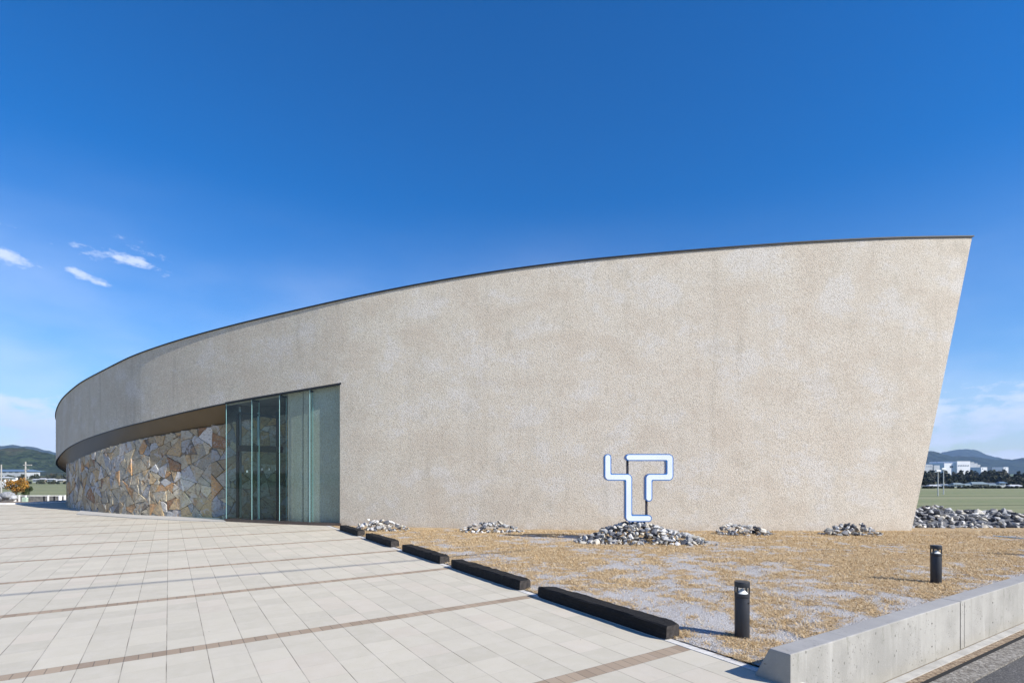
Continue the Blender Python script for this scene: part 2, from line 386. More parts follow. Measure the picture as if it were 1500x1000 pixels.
def build_lawn():
    x0, x1, y0, y1, d = -6.5, 30.0, 3.4, 18.6, .085
    nx, ny = int((x1 - x0) / d) + 1, int((y1 - y0) / d) + 1
    ok = {}; vs = []; st = []
    def vid(i, j):
        if (i, j) not in ok:
            x = x0 + i * d; y = y0 + j * d; u, t = x * U1.x + y * U1.y, x * U2.x + y * U2.y
            if u < 3.935: p = ut(3.935, t); x, y = p.x, p.y
            dd = (x - WO.x) * N3.x + (y - WO.y) * N3.y
            if dd < .10: x -= N3.x * (dd - .10); y -= N3.y * (dd - .10)
            h = .012 * noise.noise(Vector((x * 1.3, y * 1.3, 4))) + .008 * noise.noise(Vector((x * 6, y * 6, 1)))
            ok[i, j] = len(vs); vs.append((x, y, .012 + h)); st.append(straw(x, y))
        return ok[i, j]
    fs = []
    for i in range(nx - 1):
        for j in range(ny - 1):
            x = x0 + i * d; y = y0 + j * d
            if x + d < -6.2 + 0 or x * U1.x + y * U1.y < 3.935 - d * 3.5: continue
            if (x - WO.x) * N3.x + (y - WO.y) * N3.y < .10 - d * 1.5: continue
            fs.append((vid(i, j), vid(i+1, j), vid(i+1, j+1), vid(i, j+1)))
    o = from_py('lawn', vs, fs, mk_lawn(), smooth=True)
    at = o.data.attributes.new('straw', 'FLOAT', 'POINT'); at.data.foreach_set('value', st)
    props(o, kind='structure')
build_lawn()

def build_grass():
    rng = random.Random(5); vs = []; fs = []; cols = []
    def blade(x, y, L, w, az, lift, cc):
        dx, dy = math.cos(az), math.sin(az); b0 = len(vs); z = .010
        vs.extend([(x - dy*w, y + dx*w, z), (x + dy*w, y - dx*w, z),
                   (x + dx*L*.55 + dy*w*.7, y + dy*L*.55 - dx*w*.7, z + lift*.75), (x + dx*L*.55 - dy*w*.7, y + dy*L*.55 + dx*w*.7, z + lift*.75),
                   (x + dx*L, y + dy*L, z + lift)])
        fs.extend([(b0, b0+1, b0+2, b0+3), (b0+3, b0+2, b0+4)]); cols.extend([cc] * 5)
    n = 0
    while n < 150000:
        y = 4.0 + 10.3 * rng.random() ** 1.5; x = rng.uniform(-.42 * y - 1, min(1.12 * y, 14.5))
        if not in_lawn(x, y): continue
        if y > 14.0 - .16 * min(0, x) * 1.0 + (.35 if x < 0 else 0): continue
        k = straw(x, y) + rng.gauss(0, .10)
        if k < .47: 
            if rng.random() > .03: continue
        n += 1
        s = .8 + y * .045
        blade(x, y, rng.uniform(.025, .07) * s, rng.uniform(.0016, .0032) * s, rng.uniform(0, 6.283), rng.uniform(.004, .028) * s, rng.random())
    me = bpy.data.meshes.new('dry_grass'); me.from_pydata(vs, [], fs); me.update()
    at = me.attributes.new('tone', 'FLOAT', 'POINT'); at.data.foreach_set('value', cols)
    m = Mat('dry_blades'); t = m.attr('tone', 'Fac')
    m.set(m.ramp(t, [(0, (.25, .165, .075)), (.3, (.46, .315, .155)), (.65, (.58, .43, .24)), (1, (.68, .58, .40))]), .8, 0, .2)
    props(mesh_obj('dry_grass', me, m.mat), 'short straw coloured dry grass scattered over the gravel lawn', 'grass', kind='stuff')
build_grass()

# road, gutter and footing beyond the low wall
def strip(name, offs, z, mat, s0=-6, s1=40, zb=None):
    a, b_ = offs; pts = [wall_pt(s0, -a), wall_pt(s1, -a), wall_pt(s1, -b_), wall_pt(s0, -b_)]
    zb = z - .3 if zb is None else zb
    return props(MB().prism([(p.x, p.y) for p in pts], zb, z).build(name, mat), kind='structure')
asp = Mat('asphalt'); w_ = asp.coord('World'); g_ = asp.noise(w_, 70, 3, .7)
asp.set(asp.mix(g_.ss(.45, .75), asp.mix(asp.noise(w_, 1.2, 5).ss(.4, .6), (.05, .05, .052), (.075, .073, .07)), (.20, .19, .18)), .9, 0, .3); asp.bump(g_, .7, .01)
gut = Mat('worn_concrete'); w_ = gut.coord('World'); g_ = gut.noise(w_, 34, 5, .75)
gut.set(gut.mix(g_.ss(.4, .65), (.13, .115, .095), (.36, .34, .30)), .95); gut.bump(g_, 1, .02)
mud = Mat('gutter_silt'); w_ = mud.coord('World'); g_ = mud.noise(w_, 22, 6, .75)
mud.set(mud.mix(g_.ss(.35, .65), (.13, .085, .05), (.42, .33, .23)), .95); mud.bump(g_, 1, .03)
strip('road', (.40, 12), -.262, asp.mat, -14)
strip('gutter', (.215, .396), -.25, gut.mat)
strip('gutter_bed', (.080, .160), -.272, mud.mat, zb=-.6)
strip('drain_slot_shade', (.1605, .2145), -.264, simple('slot_shade_black', (.012, .011, .010), .8), zb=-.62)  # flush black strip, paints in the shade of the slot beside the gutter
strip('road_joint', (.3965, .3995), -.275, DARK)
FOOT = simple('footing_concrete', (.38, .37, .34), .9, 0, .15, 7, bump=.4)
strip('wall_footing', (.0, .078), -.262, FOOT, -.2, zb=-.6)

# ------------------------------------------------------------------ low concrete wall
def mk_conc():
    m = Mat('cast_concrete'); w = m.coord('World'); x, y, z = m.xyz(w)
    s = x * .851 + y * .525
    p = m.vec(s, z, 0.0)
    big = m.noise(w, 1.4, 5, .6); st = m.noise(m.vec(s * 9, z * .8, y * .4), 1, 5, .6); fine = m.noise(w, 60, 4, .7)
    c = m.mix(big.ss(.35, .65), (.275, .268, .245), (.365, .355, .325))
    c = m.mix(st.ss(.48, .72) * .5, c, (.25, .245, .22)); c = m.mix(st.ss(.30, .45, 1, 0) * .35, c, (.47, .46, .43))
    c = m.mix(m.noise(w, 3.3, 6, .7).ss(.58, .72) * .4, c, (.30, .30, .27))
    c = m.mix(m.noise(m.vec(s * 5, z * 2.2, 0.0), 1.4, 6, .75).ss(.57, .68) * .6, c, (.19, .19, .16)); c = m.mix(z.ss(-.10, -.26) * .35, c, (.25, .225, .17))
    v = m.vor(m.vec(s, z * .75, y * .5), 15); gate = m.noise(w, 2.1, 3).ss(.42, .56)
    pit = (v + (fine - .5) * .12).lt(.13) * gate
    v2 = m.vor(m.vec(s + 3.3, z * .8, y * .3), 38); pit2 = v2.lt(.16) * m.noise(w, 4.0, 3).ss(.52, .6)
    c = m.mix(pit.mx(pit2) * .8, c, (.11, .105, .09))
    c = m.mix(fine.ss(.5, .8) * .25, c, (.48, .47, .44))
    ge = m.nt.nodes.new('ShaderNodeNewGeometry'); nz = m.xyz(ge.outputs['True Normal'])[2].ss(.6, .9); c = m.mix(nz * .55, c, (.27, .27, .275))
    m.set(c, .88, 0, .3); m.bump(pit.mx(pit2) * -2 + fine * .25 + st * .2, .7, .01); return m.mat
CONC = mk_conc()
def build_low_wall():
    root = empty('concrete_wall', wall_pt(0, .1, -.26), 'low grey cast concrete retaining wall with pitted face between road and dry lawn', 'wall')
    top, bot = .235, -.26
    sec = [(0, bot), (0, top), (.165, top), (.30, -.05), (.30, bot)]
    breaks = [0, 3.02, 6.1, 9.2, 12.3, 15.4, 22, 36]
    mats = CONC
    for k in range(len(breaks) - 1):
        s0, s1 = breaks[k] + (.004 if k else 0), breaks[k+1] - .004
        vs = []
        seg = max(2, int((s1 - s0) / .4)); 
        for i in range(seg + 1):
            s = s0 + (s1 - s0) * i / seg
            for off, z in sec:
                sh = .02 if (k == 0 and i == 0 and z < top) else 0
                vs.append(wall_pt(s - sh * (1 if off > 0 else 0), off + .0012 * noise.noise(Vector((s * 3, z * 3, 0))), z + (.0025 * noise.noise(Vector((s * 4, off * 9, 5))) if z == top else 0)))
        n = len(sec); fs = []
        for i in range(seg):
            for j in range(n): a = i*n + j; c = i*n + (j+1) % n; fs.append((a, a + n, c + n, c))
        fs.append(tuple(range(n))); fs.append(tuple(range(seg*n, seg*n + n))[::-1])
        m_ = MB().add(vs, fs)
        m_.build('wall_section', mats, root, bevel=.009)
    # form joint strip and tie holes
    d = MB()
    for s in (3.02, 3.12, 6.1, 9.2, 12.3):
        d.bar(wall_pt(s, -.0005, bot + .01), wall_pt(s, -.0005, top - .02), .004, .002, W3)
    d.build('form_joint', simple('joint_grey', (.22, .21, .19), .9), root)  # thin strip of plain grey marking each form joint
    h = MB()
    for s in (2.35, 3.9, 5.2, 6.9, 8.4, 10.2):
        for z in (.11, -.11): h.cyl(wall_pt(s, -.0015, z), wall_pt(s, .02, z), .0085, n=10)
    h.build('tie_hole', simple('hole_dark', (.05, .045, .04), .9), root)
build_low_wall()

# ------------------------------------------------------------------ black charred timbers
def mk_char():
    m = Mat('charred_timber'); o = m.coord('Object', (1.2, 9, 9)); n = m.noise(o, 7, 6, .7)
    c = m.mix(n.ss(.45, .75), (.003, .003, .0035), (.014, .013, .013)); m.set(c, .75, 0, .35); m.bump(n, .9, .015); return m.mat
CHAR = mk_char(); CHAR_END = simple('cut_timber_end', (.032, .028, .026), .8, 0, .5, 26, bump=.6)
def timber(a, b_, label, seed):
    a = Vector(a); b_ = Vector(b_); L = (b_ - a).length; rng = random.Random(seed)
    w, h = .195, .135; n = 26; d = (b_ - a).normalized(); r = Vector((-d.y, d.x, 0))
    if r.x < 0: r = -r
    prof = [(0, .0), (.0, .012), (0, h - .016), (.014, h), (w - .016, h), (w, h - .018), (w, .014), (w, 0)]
    vs = []; k = len(prof)
    for i in range(n + 1):
        f = i / n; s = f * L
        sh = .014 if i in (0, n) else 0
        for q, (x, z) in enumerate(prof):
            cxn, czn = w / 2, h / 2
            xx = cxn + (x - cxn) * (1 - sh * 1.2 / w); zz = czn + (z - czn) * (1 - sh * 1.4 / h)
            e = .007 * noise.noise(Vector((s * 5, q * 1.7, seed * 3.1))) + .003 * rng.uniform(-1, 1)
            if z > .1 and abs(noise.noise(Vector((s * 2.3, q * .9, seed)))) > .45: e -= .010
            vs.append(Vector((s, xx + (e if x > w/2 else -e) * .6, max(0, zz + (e if z > .02 else 0)))))
    fs = []
    for i in range(n):
        for j in range(k - 1): fs.append((i*k + j, i*k + k + j, i*k + k + j + 1, i*k + j + 1))
        fs.append((i*k + k - 1, i*k + 2*k - 1, i*k + k, i*k))
    fs.append(tuple(range(k))[::-1]); fs.append(tuple(range(n*k, n*k + k)))
    ang_ = math.atan2(d.y, d.x)
    # local frame: x along, y to the left of x; the body lies towards r
    sgn = 1 if Vector((-math.sin(ang_), math.cos(ang_), 0)).dot(r) > 0 else -1
    me = bpy.data.meshes.new('timber_beam'); me.from_pydata([(v.x, v.y * sgn, v.z) for v in vs], [], fs); me.update()
    bm = bmesh.new(); bm.from_mesh(me); bmesh.ops.recalc_face_normals(bm, faces=bm.faces); bm.to_mesh(me); bm.free()
    me.materials.append(CHAR); me.materials.append(CHAR_END); me.polygons[-1].material_index = 1; me.polygons[-2].material_index = 1
    o = mesh_obj('timber_beam', me, None); o.location = (a.x, a.y, .005); o.rotation_euler = (0, 0, ang_)
    return props(o, label, 'timber beam', 'charred black timbers along the paving edge')
TE = [((486.4, 777.0), (517, 785.6), 'smallest-looking black timber, farthest along the edge, beside the glass entrance'),
      ((525, 789.8), (566.5, 802.2), 'black timber next after the farthest one, beside the first small rock mound'),
      ((578, 808), (639, 826.5), 'middle one of the five black timbers, with two on either side of it'),
      ((658, 831.7), (756, 865.9), 'black timber just behind the nearest and longest looking one'),
      ((786.6, 874.5), (974, 938.3), 'largest-looking black charred timber in front, beside the nearer bollard light')]
for i, (a, b_, lab) in enumerate(TE):
    pa, pb = G(*a), G(*b_)
    def snap(p, k):                       # left bottom edge lies on the kerb line
        t = p.x * U2.x + p.y * U2.y; return ut(3.850, t)
    timber(snap(pa, 0), snap(pb, 1), lab, i + 2)

# ------------------------------------------------------------------ bollard lights
BOL = simple('bollard_paint', (.040, .043, .050), .45, .35, .08, 4)
MIRR = Mat('reflector'); MIRR.set((.85, .85, .84), .35, 0); MIRR = MIRR.mat
LENS = None
def mk_glass(name, tint, rough=.0, ior=1.5, gl=1.0):
    m = Mat(name); nt = m.nt; nt.nodes.remove(m.bsdf)
    tr = nt.nodes.new('ShaderNodeBsdfTransparent'); tr.inputs[0].default_value = tint + (1,)
    g = nt.nodes.new('ShaderNodeBsdfGlossy'); g.inputs['Roughness'].default_value = rough; g.inputs[0].default_value = (gl, gl, gl, 1)
    fr = nt.nodes.new('ShaderNodeFresnel'); ge = nt.nodes.new('ShaderNodeNewGeometry'); mr = nt.nodes.new('ShaderNodeMapRange')
    nt.links.new(ge.outputs['Backfacing'], mr.inputs[0]); mr.inputs[3].default_value = ior; mr.inputs[4].default_value = 1 / ior; nt.links.new(mr.outputs[0], fr.inputs[0])
    mx = nt.nodes.new('ShaderNodeMixShader')
    nt.links.new(fr.outputs[0], mx.inputs[0]); nt.links.new(tr.outputs[0], mx.inputs[1]); nt.links.new(g.outputs[0], mx.inputs[2])
    nt.links.new(mx.outputs[0], m.out.inputs[0]); return m.mat
CLEAR = mk_glass('clear_lens', (.93, .95, .95), 0, 1.3)
def bollard(loc, label):
    root = empty('bollard_light', loc, label, 'bollard light', 'dark bollard lights on the dry lawn'); r = .066; H = .535
    x, y, z = loc
    MB().cyl((x, y, z - .05), (x, y, z + .385), r, n=32).build('post', BOL, root, bevel=.003, smooth=True)
    MB().cyl((x, y, z + .3855), (x, y, z + .425), r * 1.02, n=32).build('collar', BOL, root, bevel=.004, smooth=True)
    MB().cyl((x, y, z + .484), (x, y, z + H), r * 1.03, n=32).build('cap', BOL, root, bevel=.005, smooth=True)
    for a in (30, 150, 205, 335):
        t = R(a); px, py = x + math.cos(t) * r * .93, y + math.sin(t) * r * .93
        MB().bar((px, py, z + .42), (px, py, z + .487), .016, .012, Vector((math.cos(t), math.sin(t), 0))).build('strut', BOL, root)
    MB().cyl((x, y, z + .4255), (x, y, z + .470), r * .80, .004, n=32).build('reflector', MIRR, root, smooth=True)
    MB().cyl((x, y, z + .4256), (x, y, z + .4835), r * .88, n=32).build('lens', CLEAR, root, smooth=True)
    MB().cyl((x + .035, y - .058, z + .345), (x + .036, y - .0655, z + .345), .005, n=10).build('screw', DARK, root)
    return root
bollard(G(1087, 934.5), 'nearer dark bollard light with glass top, beside the end of the concrete wall')
bollard(G(1371, 854), 'farther dark bollard light with glass top, out in the lawn below the rock heap')
bollard(Vector((9.75, 9.78, 0)), 'bollard light beyond the edge of the picture whose shadow reaches the lawn')

# ------------------------------------------------------------------ building outline
def interp(x, tab): return float(np.interp(x, [a for a, _ in tab], [b for _, b in tab]))
YB = [(82.4, 677), (86, 668.4), (94, 659.6), (102, 654), (114, 647.6), (129.2, 641.2), (150, 634.4), (174, 626.8), (190, 623), (258, 606), (328, 590.5), (500, 562), (1500, 400)]
YT = [(81.5, 607), (86, 592), (94, 581.6), (102, 574.4), (110, 567.6), (119.6, 560), (154.7, 541.7), (192, 523), (229.3, 509.4), (266.7, 497.5), (304, 487), (341.3, 477.3), (360, 472.7), (400, 463), (500, 440.5), (580, 423.5), (660, 409), (760, 393.5), (860, 381.5), (950, 373), (1040, 365.5), (1180, 355.3), (1302, 349.3), (1424, 347.3)]
YS = [(104.4, 678.8), (118, 670), (134, 664.4), (150, 658), (182, 649.2), (190, 645.5), (230, 639), (280, 628.5), (328, 622), (400, 606)]
def cr(pts, step=.25):
    """Catmull-Rom through n-D points, even arc-length samples"""
    P_ = np.array(pts, float); Q = np.vstack([2*P_[0] - P_[1], P_, 2*P_[-1] - P_[-2]]); out = []
    for i in range(1, len(Q) - 2):
        p0, p1, p2, p3 = Q[i-1:i+3]
        for t in np.linspace(0, 1, 24, endpoint=False):
            out.append(.5 * ((2*p1) + (-p0 + p2)*t + (2*p0 - 5*p1 + 4*p2 - p3)*t*t + (-p0 + 3*p1 - 3*p2 + p3)*t**3))
    out.append(P_[-1]); out = np.array(out)
    d = np.r_[0, np.cumsum(np.linalg.norm(np.diff(out[:, :2], axis=0), axis=1))]
    s = np.linspace(0, d[-1], int(d[-1] / step) + 1)
    return np.stack([np.interp(s, d, out[:, k]) for k in range(out.shape[1])], 1)
def smooth(a, it, w=3):
    a = a.copy()
    for _ in range(it):
        b_ = a.copy(); b_[1:-1] = (a[:-2] + 2*a[1:-1] + a[2:]) / 4; a = b_
    return a
front = [(12.9, 14.30), (10.57, 14.07), (7.5, 14.02), (5.11, 14.08), (2.5, 14.24), (.2, 14.47), (-2.4, 14.86), (-4.95, 15.38), (-7.1, 16.12), (-9.25, 16.98), (-11.35, 17.95), (-13.8, 19.25), (-16.2, 20.9), (-18.1, 22.35), (-19.8, 23.75), (-21.9, 25.7), (-23.5, 27.3), (-24.8, 29.0), (-26.1, 31.0), (-27.4, 33.2), (-28.4, 36.0), (-28.6, 39.0), (-27, 43), (-22, 47), (-14, 49), (-4, 46), (3, 40), (6, 33), (7.6, 26), (8.7, 20), (9.4, 15.6)]
late_b = {16: 2.08, 17: 1.84, 18: 1.60, 19: 1.38, 20: 1.12, 21: .95}
late_t = {16: 4.48, 17: 4.24, 18: 4.0, 19: 3.8, 20: 3.55, 21: 3.4, 22: 3.5, 23: 3.9, 24: 4.6, 25: 5.4, 26: 6.1, 27: 6.6, 28: 7.0, 29: 7.3, 30: 7.45}
ctrl = []
for i, (x, y) in enumerate(front):
    px = CX + F * x / y
    zb = late_b.get(i, 0.0 if i > 21 else zat(interp(px, YB), y))
    zt = late_t.get(i) or zat(interp(px, YT), y)
    ctrl.append((x, y, zb, zt))
OUT = cr(ctrl, .12)
OUT[:, 0:2] = smooth(OUT[:, 0:2], 60)
for i in range(len(OUT)):                       # read the measured edge heights again on the dense curve
    x, y = OUT[i, :2]; px = CX + F * x / y
    if i < len(OUT) * .6 and x > -21.5 and y < 26: OUT[i, 2] = zat(interp(px, YB), y); OUT[i, 3] = zat(interp(px, YT), y)
OUT[:, 2:] = smooth(OUT[:, 2:], 60)
PXS = CX + F * OUT[:, 0] / OUT[:, 1]
i500 = int(np.argmin(np.abs(PXS[:250] - 500)))
i330 = int(np.argmin(np.abs(PXS[:300] - 330)))
iend = int(np.argmin(np.hypot(OUT[:, 0] + 28.6, OUT[:, 1] - 39)))
def normal(A, i):
    a = A[max(0, i-2)]; b_ = A[min(len(A)-1, i+2)]; t = Vector((b_[0]-a[0], b_[1]-a[1], 0)).normalized()
    return Vector((t.y, -t.x, 0))          # placeholder side, fixed below
sgn_ = -1 if normal(OUT, 40).y > 0 else 1     # outward must face the camera (-y) on the front
def outn(i): return normal(OUT, i) * sgn_
def op(i, off=0.0, z=0.0):
    """point on the outline, off metres INWARD"""
    n = outn(i); return Vector((OUT[i, 0] - n.x*off, OUT[i, 1] - n.y*off, z))
def fi(idx, k): return float(np.interp(idx, range(len(OUT)), OUT[:, k]))
def opf(f, off=0.0, z=0.0):
    i = int(f); r = f - i; a = op(i, off, z); b_ = op(min(i+1, len(OUT)-1), off, z); return a.lerp(b_, r)

bld = empty('museum_building', (-2, 16, 0), 'long curved beige stucco building with a raked end and a recessed glass entrance', 'building')
TH = .34
def build_outer():
    # solid front wall, right of the opening, ending in a raked edge
    px_base, px_top = 1333.6, 1424.0
    def find(px): return float(np.interp(-px, -PXS[:i500+1], range(i500+1)))
    fb, ft = find(px_base), find(px_top)
    nc, nr = 110, 12; vs = []; fs = []
    def grid(off, flip):
        base = len(vs)
        for c in range(nc + 1):
            for r in range(nr + 1):
                v = r / nr; e = fb + (ft - fb) * v; f = i500 + (e - i500) * c / nc
                z = -.12 + (fi(f, 3) + .12) * v
                p = opf(f, off, z); vs.append(p)
        for c in range(nc):
            for r in range(nr):
                q = (base + c*(nr+1) + r, base + (c+1)*(nr+1) + r, base + (c+1)*(nr+1) + r + 1, base + c*(nr+1) + r + 1)
                fs.append(q[::-1] if flip else q)
        return base
    a = grid(0, False); b_ = grid(TH, True)
    for c in range(nc):
        i = a + c*(nr+1) + nr; j = b_ + c*(nr+1) + nr; fs.append((i, i + nr + 1, j + nr + 1, j))
    for col in (0, nc):
        for r in range(nr):
            i = a + col*(nr+1) + r; j = b_ + col*(nr+1) + r; q = (i, i+1, j+1, j); fs.append(q if col else q[::-1])
    # fascia from the opening round to the back, then full-height back wall
    base = len(vs); last = len(OUT) - 1; rows = 8
    idx = list(range(i500, last + 1, 2)); 
    if idx[-1] != last: idx.append(last)
    for off in (0, TH):
        for i in idx:
            zb = OUT[i, 2] if i <= iend else -.1
            for r in range(rows + 1): vs.append(op(i, off, zb + (OUT[i, 3] - zb) * r / rows))
    m = len(idx); K = rows + 1
    for k in range(m - 1):
        for r in range(rows):
            i = base + k*K + r; q = (i, i+K, i+K+1, i+1); fs.append(q[::-1])
            i = base + (m + k)*K + r; q = (i, i+K, i+K+1, i+1); fs.append(q)
        i = base + k*K; j = base + (m + k)*K; fs.append((i, i+K, j+K, j)); fs.append((i+rows, j+rows, j+K+rows, i+K+rows))
    me = bpy.data.meshes.new('outer_wall'); me.from_pydata([tuple(v) for v in vs], [], fs); me.update()
    bm = bmesh.new(); bm.from_mesh(me); bmesh.ops.remove_doubles(bm, verts=bm.verts, dist=.0005); bmesh.ops.recalc_face_normals(bm, faces=bm.faces)
    bm.to_mesh(me); bm.free()
    for p in me.polygons: p.use_smooth = True
    me.set_sharp_from_angle(angle=R(30))
    mesh_obj('outer_wall', me, STUCCO, bld)
    # thin dark roof edge
    vs = []; fs = []
    ids = [ft - .25] + list(range(int(ft) + 1, last + 1, 2)); 
    for f in ids:
        z = fi(f, 3)
        for off, zz in ((-.035, .0), (-.035, .034), (.10, .034), (.10, .004), (-.01, .004)): vs.append(opf(min(f, last - .01), off, z + zz))
    for k in range(len(ids) - 1):
        for j in range(5): fs.append((k*5 + j, k*5 + 5 + j, k*5 + 5 + (j+1) % 5, k*5 + (j+1) % 5))
    fs.append((0,1,2,3,4)); fs.append(tuple(range(len(vs)-5, len(vs)))[::-1])
    MB().add(vs, fs).build('roof_edge', DARK, bld)
    # roof
    ids = list(range(int(fb) + 4, last + 1, 4)); rim = [op(i, TH * .6, OUT[i, 3] - .12) for i in ids]
    c = sum(rim, Vector()) / len(rim); vs = rim + [rim[k].lerp(c, .5) for k in range(len(rim))] + [c]; n = len(rim); fs = []
    for k in range(n):
        j = (k+1) % n; fs.append((k, j, j+n, k+n)); fs.append((k+n, j+n, 2*n))
    from_py('roof', vs, fs, simple('roof_membrane', (.20, .20, .20), .8), bld)
    # drip line under the fascia
    vs = []; fs = []; ids = list(range(i500, iend, 2))
    for i in ids:
        z = OUT[i, 2]
        for off, zz in ((-.006, .012), (-.006, -.022), (.05, -.022), (.05, .012)): vs.append(op(i, off, z + zz))
    for k in range(len(ids) - 1):
        for j in range(4): fs.append((k*4 + j, k*4 + 4 + j, k*4 + 4 + (j+1) % 4, k*4 + (j+1) % 4))
    MB().add(vs, fs).build('drip_edge', DARK, bld)
build_outer()

# stone drum
sctrl = []
spts = [(-7.2, 17.95), (-8.4, 17.85), (-9.7, 17.88), (-10.9, 18.25), (-12.2, 18.68), (-13.6, 19.25), (-15.6, 20.35), (-17.4, 21.6), (-19.1, 23.05), (-20.25, 24.2), (-21.7, 26.0), (-23.0, 28.0), (-24.4, 30.6), (-25.6, 33.2), (-26.4, 36), (-26.5, 39)]
slate = {10: 1.80, 11: 1.66, 12: 1.50, 13: 1.34, 14: 1.12, 15: .95}
for i, (x, y) in enumerate(spts):
    px = CX + F * x / y; sctrl.append((x, y, slate.get(i) or zat(interp(px, YS), y)))
ST = cr(sctrl, .1); ST[:, 2] = smooth(ST[:, 2], 60); ST[:, :2] = smooth(ST[:, :2], 30)
def stn(i):
    a = ST[max(0, i-3)]; b_ = ST[min(len(ST)-1, i+3)]; t = Vector((b_[0]-a[0], b_[1]-a[1], 0)).normalized(); n = Vector((t.y, -t.x, 0))
    return n if n.y < 0 or n.x < 0 and abs(n.y) < .2 else -n
SL = np.r_[0, np.cumsum(np.linalg.norm(np.diff(ST[:, :2], axis=0), axis=1))]
def sp(s, z, off=0.0):
    f = float(np.interp(s, SL, range(len(SL)))); i = min(int(f), len(ST)-2); r = f - i
    n = stn(i).lerp(stn(i+1), r); x = ST[i, 0]*(1-r) + ST[i+1, 0]*r; y = ST[i, 1]*(1-r) + ST[i+1, 1]*r
    return Vector((x + n.x*off, y + n.y*off, z))
def stop(s): return float(np.interp(s, SL, ST[:, 2]))
def clip(poly, a, b_, c):
    """keep a*x + b*y <= c"""
    out = []
    for i in range(len(poly)):
        p, q = poly[i], poly[(i+1) % len(poly)]; dp = a*p[0] + b_*p[1] - c; dq = a*q[0] + b_*q[1] - c
        if dp <= 0: out.append(p)
        if dp * dq < 0: t = dp / (dp - dq); out.append((p[0] + (q[0]-p[0])*t, p[1] + (q[1]-p[1])*t))
    return out
